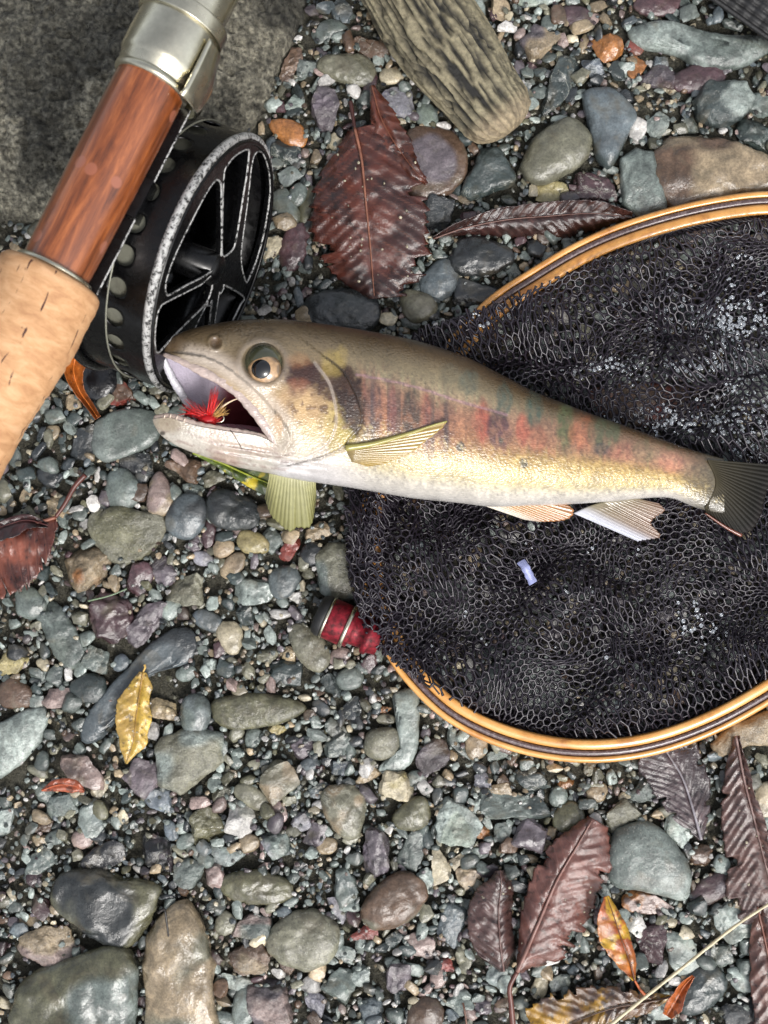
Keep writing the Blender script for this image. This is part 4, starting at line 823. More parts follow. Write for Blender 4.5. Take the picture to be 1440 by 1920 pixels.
def filled(name, outer, holes, thick, bevel, depth, m, parent):
    cu = bpy.data.curves.new(name, 'CURVE'); cu.dimensions = '2D'; cu.fill_mode = 'BOTH'; cu.extrude = thick/2; cu.bevel_depth = bevel; cu.bevel_resolution = 2
    for pl in [outer]+holes:
        s = cu.splines.new('POLY'); s.points.add(len(pl)-1); s.use_cyclic_u = True
        for q, (x, y) in enumerate(pl): s.points[q].co = (x, y, 0, 1)
    tmp = bpy.data.objects.new(name+'_outline', cu); COL.objects.link(tmp); bpy.context.view_layer.update()
    me = bpy.data.meshes.new_from_object(tmp.evaluated_get(bpy.context.evaluated_depsgraph_get())); bpy.data.objects.remove(tmp); bpy.data.curves.remove(cu)
    co = np.empty(len(me.vertices)*3); me.vertices.foreach_get('co', co); co = co.reshape(-1, 3)
    w = on_face(co[:, :2], depth)+co[:, 2:3]*ax-np.array(parent_world(parent)); me.vertices.foreach_set('co', w.ravel()); me.update()
    me.materials.clear(); me.materials.append(m); me.name = name
    o = bpy.data.objects.new(name, me); COL.objects.link(o); o.parent = parent; return o
ct = np.linspace(0, 2*np.pi, 160, endpoint=False); circ = lambda r, n_=160, c=(0, 0): np.stack([c[0]+r*np.cos(ct[::160//n_]), c[1]+r*np.sin(ct[::160//n_])], 1)
hol = []
for w in W2:
    q = spline(w, 70, True); rr = np.hypot(q[:, 0], q[:, 1]); lim = RR-.0030; q = q*np.minimum(1, lim/rr)[:, None]; hol.append(q)
face = filled('face_plate', circ(RR-.0012), hol, .0012, .0003, 0.0, M_blk, reel)
for q in hol:
    p3 = on_face(q, -.0008); v, f = tube(p3, .00034, 6, closed=True); mk('window_edge', v, f, M_worn, face)
p3 = on_face(circ(RR-.0010), -.0002)
v, f = tube(p3, .0008+.00055*sm(.035, .085, p3[:, 2]), 12, closed=True); mk('rim', v, f, M_worn, reel)
v, f = tube(on_face(circ(RR-.0025), -.0012), .0006, 8, closed=True); mk('rim_bead', v, f, M_blk, reel)
v, f = tube(on_face(circ(RR+.0006), .0245), .0015, 10, closed=True); mk('back_rim', v, f, M_blk, reel)
# drum wall with one row of round holes
def wall():
    nh = 27; dphi = 2*np.pi/nh; r = RR-.0006; ch = r*dphi/2; dc = .0098; hr = .0029; K = 24
    vs, fs = [], []; nb = 0
    def pt(phi, dep): return RC-ax*np.asarray(dep)[..., None]+r*(np.cos(phi)[..., None]*e1+np.sin(phi)[..., None]*e2)
    for h in range(nh):
        p0 = math.radians(7.0)+h*dphi; th = np.linspace(0, 2*np.pi, K, endpoint=False)+np.pi/4
        sq = np.stack([np.cos(th), np.sin(th)], 1); sq = sq/np.abs(sq).max(1)[:, None]
        rings = []
        for (a_, b_) in ((0, 1), (.5, .5), (1, 0)):
            u = sq[:, 0]*ch*b_+np.cos(th)*hr*a_+(0); w = sq[:, 1]*.0042*b_+np.sin(th)*hr*a_
            if (a_, b_) == (.5, .5): u = sq[:, 0]*ch*.35+np.cos(th)*hr*.65; w = sq[:, 1]*.0042*.35+np.sin(th)*hr*.65
            rings.append(pt(p0+u/r, dc+w))
        u = np.cos(th)*hr; w = np.sin(th)*hr; inner = pt(p0+u/r, dc+w); cen = RC-ax*(dc+w)[:, None]; rings.append(inner+(cen-inner)*(.0004/r))
        vs.append(np.vstack(rings)); fs.append(grid_faces(4, K, True)+nb); nb += 4*K
    for d0, d1, n_ in ((.0003, dc-.0042, 5), (dc+.0042, .0245, 4)):
        phi = np.linspace(0, 2*np.pi, 180, endpoint=False); dd = np.linspace(d0, d1, n_)
        v = np.stack([pt(phi, np.full(180, q)) for q in dd]).reshape(-1, 3); vs.append(v); fs.append(grid_faces(n_, 180, True)+nb); nb += len(v)
    return np.vstack(vs), np.vstack(fs)
v, f = wall(); dw = mk('drum_wall', v, f, M_blk, reel)
v, f = tube(on_face(circ(RR-.0004), .0122), .0003, 6, closed=True); mk('groove_line', v, f, M_spool, reel)
# ridged spool inside, back plate with holes, hub
pr = [(-.0025-q*.00055, .0376+.00035*(q % 2)) for q in range(38)]
v, f = lathe(RC, ax, pr, 90); mk('spool', v, f, M_spool, reel)
mk('spool_lining', *lathe(RC, ax, [(-.0022, .0371), (-.0022, .0369), (-.0230, .0369), (-.0230, .0371)], 90), M_blk, reel)
bh = []
for ring_r, cnt, rr in ((.0300, 22, .0024), (.0235, 16, .0022), (.017, 10, .002)):
    for k in range(cnt): a = 2*np.pi*k/cnt; bh.append(circ(rr, 20, (ring_r*math.cos(a), ring_r*math.sin(a))))
filled('back_plate', circ(RR-.0012), bh, .001, .0002, .0235, M_blk, reel)
hb = RC+hubc[0]*e1+hubc[1]*e2
mk('hub', *lathe(hb, ax, [(.0022, 0), (.0022, .003), (.0014, .0042), (.0008, .0048), (.0006, .0052), (-.022, .0052)], 40), M_blk, reel)
sp = []
for k in range(7):
    a = -.9-k*.16; c3 = hb+e1*.0128*math.cos(a)+e2*.0128*math.sin(a)-ax*.003
    sp.append(tube(np.array([c3+(e1*math.cos(a)+e2*math.sin(a))*q for q in np.linspace(-.0028, .0028, 5)]), .0006, 6))
vv, ff, _ = join(sp); mk('click_spring', vv, clean(ff), M_spool, reel)

# ------------------------------------------------------------------ rod
AX0 = RC-ax*.0175+e2*(RR+.0085)
rd = np.array([167, 354, 0.])/391.4; rd = rd+np.array([0, 0, -.10]); rd /= np.linalg.norm(rd)
def proj(p):
    k = D/(D-p[..., 2]); return np.stack([720+p[..., 0]*k/S, 960-p[..., 1]*k/S], -1)
# slide the axis sideways so that it stands on the line through the middle of the grip
nrm = np.array([354, 167])/391.4; off = (proj(AX0)-np.array([191, 335]))@nrm
AX0 = AX0-np.array([nrm[0], -nrm[1], 0])*off*S*(D-AX0[2])/D
tt = np.linspace(-.16, .16, 3201); line = AX0+tt[:, None]*rd; pl = proj(line); along = (pl-np.array([108, 512]))@(np.array([167, -354])/391.4)
T = lambda a: float(np.interp(a, along, tt))
def rw(a, hw): t = T(a); return (t, hw*S*(D-(AX0+t*rd)[2])/D)
rod = thing('fishing_rod', tuple(AX0), 'fly rod butt with cork grip, varnished wooden reel seat and nickel silver fittings', 'fishing rod')
def rodpart(name, prof, m, k=72, parent=rod):
    pr = np.array([rw(a, h) for a, h in prof]); v, f = lathe(AX0, rd, pr, k)
    # build the mesh along its own z so that grain runs with the rod
    o = mk(name, v, f, m, parent)
    zq = Vector((0, 0, 1)).rotation_difference(Vector(rd)); me = o.data
    co = np.empty(len(me.vertices)*3); me.vertices.foreach_get('co', co); co = co.reshape(-1, 3)+0
    Rm = np.array(zq.to_matrix()); co = co@Rm; me.vertices.foreach_set('co', co.ravel()); me.update()
    o.rotation_mode = 'QUATERNION'; o.rotation_quaternion = zq; return o
rodpart('reel_seat', [(0,64),(20,65),(100,66),(200,67),(300,67),(370,67),(393,66)], M_wood, 96)
rodpart('butt_ring', [(-6,50),(-6,74),(2,75),(5,72),(5,60)], M_nickel)
rng = np.random.default_rng(4); ck = [(-3, 60), (-8, 92), (-14, 98)]
for a in range(-22, -640, -8): ck.append((a, np.interp(-a, [20, 130, 210, 290, 440, 640], [100, 101, 93, 84, 84, 90])+rng.normal()*.5-(1.2 if (-a) % 72 < 8 else 0)))
rodpart('cork_grip', ck, M_cork, 96)
fe = rodpart('ferrule', [(391,60),(391,72),(396,74),(402,74),(404,70),(408,70),(410,73),(422,74),(424,76),(430,79),(436,80),(470,80),(500,79),(512,78)], M_nickel)
kn = [(512, 70), (512, 84)]
for a in range(514, 540, 2): kn.append((a, 84+(1.4 if a % 4 else 0)))
kn += [(541, 82), (541, 76)]
rodpart('knurled_ring', kn, M_nickel)
rodpart('collar', [(504,78),(504,81.5),(511,81.5),(511,78)], M_nickel, parent=fe)
tp = [(541, 66)]
for a in range(542, 760, 4): tp.append((a, 69+(2.6 if a % 8 < 4 else 0)))
rodpart('threaded_barrel', tp, M_nickel)
# sliding hood over the reel foot, and the foot itself
n3 = np.cross(rd, [0, 0, 1.]); n3 /= np.linalg.norm(n3); w3 = np.cross(n3, rd)          # n3: right of the rod in the picture, w3: up
def hoodm():
    a = np.linspace(386, 500, 30); th = np.linspace(-1.15, 1.15, 24)+np.arctan2(-.55, .84)
    vs = []
    for q in a:
        t, r = rw(q, 80); r = r*(1+.05*sm(386, 400, q))
        bul = np.exp(-((th-np.arctan2(-.55, .84))/.8)**2)*.0024*(1-sm(440, 500, q)*.8)
        vs.append(AX0+t*rd+(r+bul)[:, None]*(np.cos(th)[:, None]*n3+np.sin(th)[:, None]*w3))
    return np.array(vs).reshape(-1, 3), grid_faces(30, 24)
v, f = hoodm(); o = mk('hood', v, f, M_nickel, rod); q = o.modifiers.new('thickness', 'SOLIDIFY'); q.thickness = .0007; q.offset = 1
def bar(p0, p1, u, w, hu, hw):
    v = np.array([p+a*u*hu+b*w*hw for p in (p0, p1) for a, b in ((-1, -1), (1, -1), (1, 1), (-1, 1))])
    return v, np.array([(0,3,2,1),(4,5,6,7),(0,1,5,4),(1,2,6,5),(2,3,7,6),(3,0,4,7)])
t0, t1 = T(2), T(396); rr_ = rw(200, 66)[1]
c0 = AX0+n3*rr_*.62-w3*(rr_*.70)
v, f = bar(c0+rd*t0, c0+rd*t1, n3, w3, .0048, .0008); ft = mk('foot', v, f, M_blk, reel, smooth=False)
ed = np.array([c0+rd*q+n3*.0049+w3*.0004 for q in np.linspace(t0, t1, 40)]); v, f = tube(ed, .00032, 6); mk('foot_edge', v, clean(f), M_worn, ft)
v, f = bar(c0+rd*(t0*.4+t1*.6)-w3*.0015, c0+rd*(t0*.6+t1*.4)-w3*.0015, n3, w3, .0055, .0045); mk('foot_post', v, f, M_blk, ft, smooth=False)

# ------------------------------------------------------------------ the fish
top = np.array([(298,664),(302,655),(312,640),(335,625),(380,611),(440,601),(500,598),(560,601),(640,612),(700,622),(770,636),(820,650),(880,672),(940,702),(1000,733),(1060,757),(1120,780),(1180,801),(1240,823),(1300,844),(1360,861),(1400,868)], float)
bot = np.array([(286,786),(290,798),(304,818),(340,840),(400,862),(450,877),(500,887),(560,900),(640,912),(700,922),(780,935),(860,943),(920,950),(1000,948),(1060,946),(1150,940),(1230,933),(1265,936),(1300,950),(1345,962),(1400,968)], float)
def curve(pts):
    p = spline(pts, 400); return lambda x: np.interp(x, p[:, 0], p[:, 1])
ytop, ybot = curve(top), curve(bot)
Hx = lambda x: np.interp(x, [286,330,380,450,540,650,800,950,1100,1250,1340,1400], [3.4,6.2,8.5,11,13.5,15.2,15.4,13.2,10,6.3,2.6,.5])*.001
Z0 = lambda x: np.interp(x, [286,500,700,1000,1250,1400], [.0560,.0430,.0330,.0240,.0185,.0170])
nearU = curve([(302,664),(340,676),(375,693),(415,713),(450,740),(482,776),(505,808),(520,835)]); nearL = curve([(286,786),(314,783),(340,790),(370,799),(427,809),(485,818),(520,835)])
farU = curve([(302,664),(318,700),(340,738),(358,765),(376,797)]); farL = curve([(286,786),(314,788),(340,793),(376,797)])
midN = curve([(520,835),(600,812),(700,790),(900,810),(1100,850),(1400,915)]); midF = curve([(376,797),(500,800),(700,790),(900,810),(1100,850),(1400,915)])
def sheet(side, nx_s, nx_b, ku, kl):
    xc = 520.0 if side > 0 else 376.0; U, Lm, mid = (nearU, nearL, midN) if side > 0 else (farU, farL, midF)
    s = np.linspace(0, 1, nx_s)**1.5; Xu = np.r_[302+(xc-302)*s, np.linspace(xc, 1358, nx_b)[1:]]; Xl = np.r_[286+(xc-286)*s, np.linspace(xc, 1358, nx_b)[1:]]
    out = []
    for X, up in ((Xu, True), (Xl, False)):
        sl = np.arange(len(X)) < nx_s
        e = np.where(sl, U(X) if up else Lm(X), mid(X)); t, b = ytop(X), ybot(X)
        if up: j = np.linspace(0, 1, ku); Y = t[:, None]+(e-t)[:, None]*(1-np.cos(j*np.pi/2))
        else: j = np.linspace(0, 1, kl); Y = e[:, None]+(b-e)[:, None]*np.sin(j*np.pi/2)
        XX = np.broadcast_to(X[:, None], Y.shape); tau = np.clip((Y-t[:, None])/(b-t)[:, None], 0, 1)
        x0 = 302 if up else 286; cap = np.sqrt(np.clip(1-(1-np.clip((XX-x0)/55, 0, 1))**2, 0, 1))
        H = Hx(XX)*cap; prof = np.sqrt(np.clip(1-np.abs(2*tau-1)**2.15, 0, 1))
        dz = 0
        if side > 0: dz = relief(XX, Y, tau)*np.minimum(1, prof*1.6)*cap
        Zz = Z0(XX)+side*H*prof+dz
        out.append((XX, Y, Zz, tau))
    return out
def dcurve(X, Y, pts, n_=60):
    """unsigned distance to a curve, and the side (+ = right of it)"""
    p = spline(pts, n_); d = np.full(X.shape, 1e9); sg = np.zeros(X.shape)
    for a, b in zip(p[:-1], p[1:]):
        t = b-a; l2 = (t*t).sum()+1e-9; u = np.clip(((X-a[0])*t[0]+(Y-a[1])*t[1])/l2, 0, 1)
        q = np.hypot(X-a[0]-u*t[0], Y-a[1]-u*t[1]); cr = t[0]*(Y-a[1])-t[1]*(X-a[0]); m = q < d
        d = np.where(m, q, d); sg = np.where(m, np.sign(cr), sg)
    return d, sg
GILL = [(612,672),(640,695),(662,730),(676,770),(674,798),(655,820),(640,838),(600,856),(540,872)]
PRE = [(590,680),(618,720),(630,770),(628,805),(612,835),(585,850)]
MAX = [(330,662),(390,672),(440,700),(490,745),(530,790),(545,822),(536,842)]
def relief(X, Y, tau):
    d1, s1 = dcurve(X, Y, GILL); d2, s2 = dcurve(X, Y, PRE); d3, s3 = dcurve(X, Y, MAX)
    z = np.where(s1 > 0, 0.00105*np.exp(-d1/34.), -0.0008*np.exp(-d1/8.))
    z = z+np.where(s2 > 0, .0005*np.exp(-d2/20.), -.0003*np.exp(-d2/7.))
    z = z+np.where(s3 > 0, .0009*np.exp(-d3/16.), -.0006*np.exp(-d3/6.))*sm(300, 340, X)
    de = np.hypot((X-492)/1.05, Y-680); z = z+.0006*np.exp(-((de-43)/9.)**2)-.0022*sm(40, 24, de)
    z = z-.0007*np.exp(-(((X-404)/9)**2+((Y-643)/9)**2))+.0005*np.exp(-((np.hypot(X-404, Y-643)-13)/4)**2)
    z = z+.0004*(n2(X, Y, 70, 6, 2)-.5)*2
    # branchiostegal folds under the jaw
    z = z+.00028*np.sin((Y-.16*X)*.45)*sm(.80, .9, tau)*sm(640, 560, X)*sm(380, 440, X)
    return z
def blob(X, Y, cx, cy, rx, ry, soft=.45, nz=None):
    d = np.hypot((X-cx)/rx, (Y-cy)/ry)
    if nz is not None: d = d+(nz-.5)*.9
    return sm(1+soft, 1-soft, d)
def fishcol(X, Y, tau):
    C = lambda *c: lin(c)
    stops = [0, .07, .16, .30, .42, .55, .66, .78, .88, 1]
    body = np.array([C(84,66,44), C(104,84,58), C(138,122,92), C(172,160,128), C(172,150,112), C(184,152,92), C(200,168,96), C(208,182,112), C(218,202,152), C(226,222,208)])
    head = np.array([C(88,70,46), C(110,92,66), C(140,122,92), C(158,138,108), C(176,150,114), C(205,176,124), C(214,192,150), C(222,206,184), C(232,222,208), C(240,238,236)])
    def ramp(a): return np.stack([np.interp(tau, stops, a[:, k]) for k in range(3)], -1)
    ngr = n2(X, Y, 7, 91, 3, sy=14)
    n1 = n2(X, Y, 22, 71, 3); nf = n2(X, Y, 4.2, 72, 2); nv_ = n2(X, Y, 5, 73, 3, sy=22); nb_ = n2(X, Y, 60, 74, 2)
    wb = sm(600, 720, X)[..., None]; col = ramp(head)*(1-wb)+ramp(body)*wb
    def mixc(c, w): nonlocal col; w = np.clip(w, 0, 1)[..., None]; col = col*(1-w)+np.asarray(c)*w
    yb = np.interp(X, [640,700,800,950,1100,1250,1340], [720,762,795,812,826,862,885]); hb_ = np.interp(X, [640,700,800,950,1100,1250,1340], [40,66,62,48,34,26,22])
    q = (Y-yb)/hb_; band = np.exp(-np.abs(q)**3.2)*sm(655, 690, X)*sm(1350, 1290, X)
    edge = sm(.25, .6, nv_+.35*(1-np.abs(q)))
    mixc(C(166,102,86), band*edge*np.interp(X, [640,1000,1340], [.75,.6,.5]))
    stripe = n2(X, Y*0+9, 9, 75, 2)
    mixc(C(84,72,70), band*sm(.5, .68, stripe)*.75*sm(900, 840, X))
    mixc(C(160,88,76), band*sm(.56, .7, n2(X, Y*.15+3, 11, 76, 3))*.35*sm(.3, .6, ngr))
    # parr marks and saddle marks
    for cx, cy, rx, ry, a, cc in ((703,758,14,52,.75,(74,62,66)),(770,778,20,56,.85,(62,62,58)),(735,775,9,46,.4,(158,96,94)),(835,790,22,46,.55,(84,66,66)),(800,780,9,48,.5,(166,92,80)),(880,718,20,24,.75,(104,112,98)),(842,700,18,20,.35,(112,116,100)),
        (905,790,13,44,.75,(176,84,70)),(936,806,22,34,.85,(86,62,72)),(945,750,15,30,.85,(92,104,92)),(980,805,12,30,.7,(188,96,78)),(1002,766,15,32,.95,(88,104,90)),(1008,822,16,24,.45,(192,104,82)),(1060,795,17,44,.95,(104,112,76)),(1062,835,20,22,.3,(120,110,80)),
        (1092,812,24,34,.6,(206,128,92)),(1134,815,30,32,.9,(104,110,82)),(1128,842,16,12,.8,(78,74,76)),(1165,848,26,18,.4,(196,124,106)),(1208,846,24,20,.6,(122,116,86)),(1258,868,24,20,.45,(196,124,104)),(1300,894,22,22,.55,(120,108,84)),(1345,890,18,34,.5,(140,96,76)),
        (690,820,12,26,.5,(70,78,86)),(1040,720,30,16,.3,(120,112,84))):
        mixc(C(*cc), blob(X, Y, cx, cy, rx, ry, .30, nv_*.5+n1*.3+.1)*a*.95*(.5+.5*sm(.35, .6, ngr)))
    for cx, cy, r in ((863,838,10),(982,868,9),(940,826,6)): mixc(C(70,76,66), blob(X, Y, cx, cy, r*.8, r, .4, nf)*.8)
    # dark head blotches, gilt cheeks
    ng = n2(X, Y, 9, 77, 3)
    for cx, cy, rx, ry, a, cc in ((575,702,48,24,1,(60,34,26)),(608,738,26,48,.95,(62,38,28)),(655,745,30,56,1,(54,34,24)),(668,790,14,28,.9,(60,40,26)),(636,706,28,22,.9,(66,44,30)),(560,730,18,16,.8,(90,56,42)),(590,770,12,14,.8,(80,56,42)),(604,778,10,22,.7,(98,76,60)),(560,676,22,14,.3,(176,120,76)),(560,720,20,12,.5,(150,92,66)),
        (622,682,20,26,.4,(190,166,84)),(640,668,12,22,.3,(196,170,90)),(625,805,18,42,.75,(206,182,104)),(648,822,16,18,.7,(200,180,90)),(585,780,40,44,.55,(226,196,136)),(555,830,40,30,.4,(226,212,160)),(560,760,50,34,.35,(214,168,130))):
        mixc(C(*cc), blob(X, Y, cx, cy, rx, ry, .35, ng)*a)
    mixc(C(96,66,48), sm(.56, .66, ng)*sm(.34, .46, tau)*sm(.72, .6, tau)*sm(520, 560, X)*sm(690, 650, X)*.75)
    mixc(C(236,232,236), sm(.80, .92, tau)*sm(480, 560, X)*.5)
    tb = sm(1262, 1345, X+.25*(Y-900)+30*(n1-.5)); mixc(C(92,86,68), tb*.9); mixc(C(60,58,50), sm(1340, 1380, X)*sm(930, 880, Y)*.8)
    # pale skin round the mouth, muzzle
    d3, s3 = dcurve(X, Y, MAX); mixc(C(214,200,186), sm(30, 6, d3)*sm(320, 360, X)*.7); mixc(C(228,178,120), blob(X, Y, 520, 800, 10, 22, .4)*.6)
    mixc(C(120,98,74), sm(360, 320, X)*sm(672, 650, Y)*.8)
    mixc(C(214,206,192), sm(.60, .72, tau)*sm(530, 500, X)*.85); mixc(C(196,160,140), sm(.5, .66, nb_)*sm(.62, .72, tau)*sm(540, 500, X)*.55); mixc(C(186,168,140), blob(X, Y, 315, 795, 34, 16, .5)*.7); mixc(C(92,82,70), blob(X, Y, 305, 812, 5, 4, .4))
    for cr_ in ([(330,826),(400,846),(480,860),(560,868)],[(400,872-14),(470,872),(540,882)],[(360,815),(430,838),(520,850)],[(470,848),(500,858),(545,852),(575,840)]):
        dq, _ = dcurve(X, Y+6*(n1-.5), cr_); mixc(C(140,108,98), sm(4, 1, dq)*.5*sm(.35, .55, ngr))
    mixc(C(150,120,110), sm(.62, .7, n2(X, Y, 12, 78, 3, sy=5))*sm(.72, .8, tau)*sm(560, 500, X)*.4)
    # lateral line, gill lines
    dl, _ = dcurve(X, Y, [(668,702),(740,716),(800,732),(860,752),(950,778)]); mixc(C(178,140,146), sm(3.2, 1.0, dl)*.7)
    d1, s1 = dcurve(X, Y, GILL); mixc(C(60,44,34), sm(5, 1.5, d1)*np.where(s1 < 0, 1, 0)*.7); d2, _ = dcurve(X, Y, PRE); mixc(C(206,190,176), sm(4, 1.5, d2)*.6)
    # golden scale flecks
    fl = (nf-.5)*sm(.05, .3, tau)*sm(1.0, .85, tau)*sm(600, 700, X); col = col*(1+fl[..., None]*np.array([1.35, 1.35, 1.2]))
    mixc(C(226,204,146), sm(.6, .72, nf)*sm(.52, .62, tau)*sm(.86, .78, tau)*sm(640, 700, X)*.55)
    mixc(C(70,56,38), sm(.62, .72, nf)*sm(.3, .1, tau)*.5)
    col = col*(.72+.5*n1[..., None])*(.85+.3*nb_[..., None])*(.93+.14*n2(X, Y, 3.0, 90, 2)[..., None])
    de = np.hypot((X-492)/1.05, Y-680); mixc(C(150,140,132), np.exp(-((de-42)/7.)**2)*.35); mixc(C(72,68,52), sm(40, 30, de)*.8)
    mixc(C(104,82,62), blob(X, Y, 404, 643, 11, 11, .35)*.8)
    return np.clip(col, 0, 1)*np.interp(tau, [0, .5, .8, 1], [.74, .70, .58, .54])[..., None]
def throatcol(X, Y):
    C = lambda *c: lin(c); w = sm(385, 440, X+(Y-720)*.30)[..., None]
    pale, deep = C(214,204,222), C(112,44,52); c = pale*(1-w)+deep*w
    low = sm(800, 815, Y)[..., None]; return (c*(1-low)+C(214,196,204)*low)*.8
fish = thing('trout', tuple(P(850, 830, .012)), 'speckled trout with open mouth and red flanks lying across the net', 'fish')
vs, fs, cs, nb = [], [], [], 0
for side, nxs, nxb, ku, kl in ((1, 150, 430, 66, 66), (-1, 60, 120, 22, 22)):
    for XX, Y, Zz, tau in sheet(side, nxs, nxb, ku, kl):
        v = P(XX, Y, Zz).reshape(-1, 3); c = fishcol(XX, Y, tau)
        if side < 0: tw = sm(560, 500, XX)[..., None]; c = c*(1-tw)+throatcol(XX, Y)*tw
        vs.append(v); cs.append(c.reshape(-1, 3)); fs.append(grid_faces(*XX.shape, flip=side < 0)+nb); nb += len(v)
body = mk('body', np.vstack(vs), np.vstack(fs), M_fish, fish, col=np.vstack(cs))
import bmesh
bm = bmesh.new(); bm.from_mesh(body.data); bmesh.ops.remove_doubles(bm, verts=bm.verts, dist=2e-6)
for f_ in bm.faces: f_.smooth = True
bm.to_mesh(body.data); bm.free()
def zn(x, y, extra=0):
    x = np.asarray(x, float); y = np.asarray(y, float); t, b = ytop(x), ybot(x); tau = np.clip((y-t)/(b-t), 0, 1)
    x0 = 302 if np.all(y < 770) else 286; cap = np.sqrt(np.clip(1-(1-np.clip((x-x0)/55, 0, 1))**2, 0, 1))
    return Z0(x)+Hx(x)*cap*np.sqrt(np.clip(1-np.abs(2*tau-1)**2.15, 0, 1))+extra
# lips: rolled edge of the jaws, near side and far side
def lip(name, pts, rad, c, side=1, dz=0, flat=.7):
    p = resample(spline(pts, 80), 70); zz = zn(p[:, 0], p[:, 1]) if side > 0 else 2*Z0(p[:, 0])-zn(p[:, 0], p[:, 1]); zz = zz+dz
    v, f = tube(P(p[:, 0], p[:, 1], zz), np.interp(np.linspace(0, 1, 70), np.linspace(0, 1, len(rad)), rad)*S*(1+.06*np.sin(np.arange(70)*1.3)), 12, flat=flat)
    v = v+(fbm(v*700, 3, 2)[:, None]-.5)*.0003
    nn_ = fbm(v*1500, 8, 2)[:, None]; mk(name, v, clean(f), M_fish, fish, col=np.clip(lin(c)*.8*(.7+.6*nn_), 0, 1))
lip('upper_lip', [(306,664),(340,677),(375,694),(415,714),(450,741),(482,777),(505,809),(522,836)], [3,6,8,8,8,9,9,7], (186,168,160), 1, -.0004, .5)
lip('lower_lip', [(290,787),(314,784),(340,791),(370,800),(427,810),(485,820),(522,836)], [7,9,9,8,8,8,7], (196,176,164), 1, -.0010, .45)
lip('palate_edge', [(304,664),(318,700),(340,738),(358,765),(376,797)], [4,7,7,6,4], (208,206,214), -1, .0008)
# maxilla plate reaching back past the mouth corner
lip('maxilla', [(470,745),(500,782),(520,812),(532,836)], [3,9,12,6], (214,186,160), 1, -.0002, flat=.25)
# tongue
d_, f_ = ICO[3]; v = d_*np.array([70*S, 17*S, .0028]); a = math.radians(-6); v = v@np.array([[math.cos(a), math.sin(a), 0], [-math.sin(a), math.cos(a), 0], [0, 0, 1]])+P(452, 815, .0420)
mk('tongue', v, f_, M_fish, fish, col=np.broadcast_to(lin((180, 128, 140)), (len(v), 3)))
# teeth
for x, y in ((308,781),(319,780),(331,783),(345,788),(420,713),(446,733),(468,757)):
    z = float(zn(x, y)); up = y > 770; p = P([x, x+1, x+2], [y+(3 if up else -3), y-2 if up else y+1, y-4 if up else y+4], [z-.0002, z, z+.0002])
    v, f = tube(p, np.array([1.8, 1.3, .4])*S, 7); mk('tooth', v, clean(f), M_fin, fish, col=np.broadcast_to(lin((190, 172, 156)), (len(v), 3)))
# eye
ez = float(zn(492, 682))-.0022
def disc(name, cx, cy, r, h, z, colf, m, parent, ex=1.0):
    d_, f_ = ICO[4]; v = d_*np.array([r*S*ex, r*S, h])
    c = colf(cx+v[:, 0]/S, cy-v[:, 1]/S); return mk(name, v+P(cx, cy, z), f_, m, parent, col=c)
def c_ball(x, y):
    n_ = n2(x, y, 10, 5, 3)[:, None]; return np.clip(lin((58, 60, 44))+(lin((124, 116, 84))-lin((58, 60, 44)))*sm(.4, .62, n_)*sm(24, 36, np.hypot(x-492, y-682))[:, None], 0, 1)
def c_iris(x, y):
    n_ = n2(x, y, 4, 6, 3)[:, None]; rr = np.hypot(x-495, y-693)[:, None]; g = lin((192, 156, 116))*(.35+.8*n_); k = sm(18, 24, rr)*sm(.25, .5, n2(x, y, 6, 16, 2)[:, None]); return np.clip(g*(1-.75*k)+lin((70, 58, 44))*.75*k, 0, 1)
eye = disc('eye', 493, 682, 32, .0040, ez, c_ball, M_eye, fish, 1.02)
iris = disc('iris', 496, 692, 25.5, .0026, ez+.0020, c_iris, M_eye, eye, 1.08)
disc('pupil', 492, 692, 17.5, .0018, ez+.0032, lambda x, y: np.broadcast_to(np.array([.003, .003, .004]), (len(x), 3)), M_eye, iris, 1.05)
# fins
def fin(name, base, tips, zb, zt, c0, c1, rays=12, notch=4, ridge=.00012, seed=0, edge=None, thick=.0004, bulge=0, lead=None, m=None):
    nu, nv = rays*8+1, 36; B = resample(spline(base, 30), nu); Tp = resample(spline(tips, 60), nu); s = np.linspace(0, 1, nu)[:, None]; w = np.linspace(0, 1, nv)[None]
    rn = np.abs(((s*rays) % 1)-.5)*2; rag = (n2(s*rays, s*0, 1.3, seed, 2)-.5)
    ext = 1-(notch/100.)*(1-rn)*1.0+rag*notch/60.; ext = np.broadcast_to(ext, (nu, 1)); W = w*(1+(ext-1)*w)
    X = B[:, 0:1]*(1-W)+Tp[:, 0:1]*W; Y = B[:, 1:2]*(1-W)+Tp[:, 1:2]*W
    zb_ = np.interp(s[:, 0], np.linspace(0, 1, len(zb)), zb)[:, None]; zt_ = np.interp(s[:, 0], np.linspace(0, 1, len(zt)), zt)[:, None]
    Zz = zb_*(1-W)+zt_*W+ridge*np.cos(s*rays*2*np.pi)*sm(0, .25, w)+bulge*np.sin(np.pi*W)
    c0, c1 = lin(c0), lin(c1); Wc = W[..., None]**(.6 if seed != 11 else .42); col = c0*(1-Wc)+c1*Wc; col = col*(1+.10*np.cos(s*rays*2*np.pi)[..., None])*(.8+.4*n2(X, Y, 7, seed+4, 3)[..., None])
    if edge is not None: e_ = sm(.8, 1.0, W)[..., None]; col = col*(1-e_)+lin(edge)*e_
    if lead is not None: e_ = (1-sm(.04, .34, s+0*W))[..., None]; col = col*(1-e_)+lin(lead)*e_
    o = mk(name, P(X, Y, Zz).reshape(-1, 3), grid_faces(nu, nv), m or M_fin, fish, col=np.clip(col*.8, 0, 1).reshape(-1, 3)); q = o.modifiers.new('thickness', 'SOLIDIFY'); q.thickness = thick; q.offset = 0
    return o
z1 = float(zn(650, 850)); z2 = float(zn(740, 850)); 
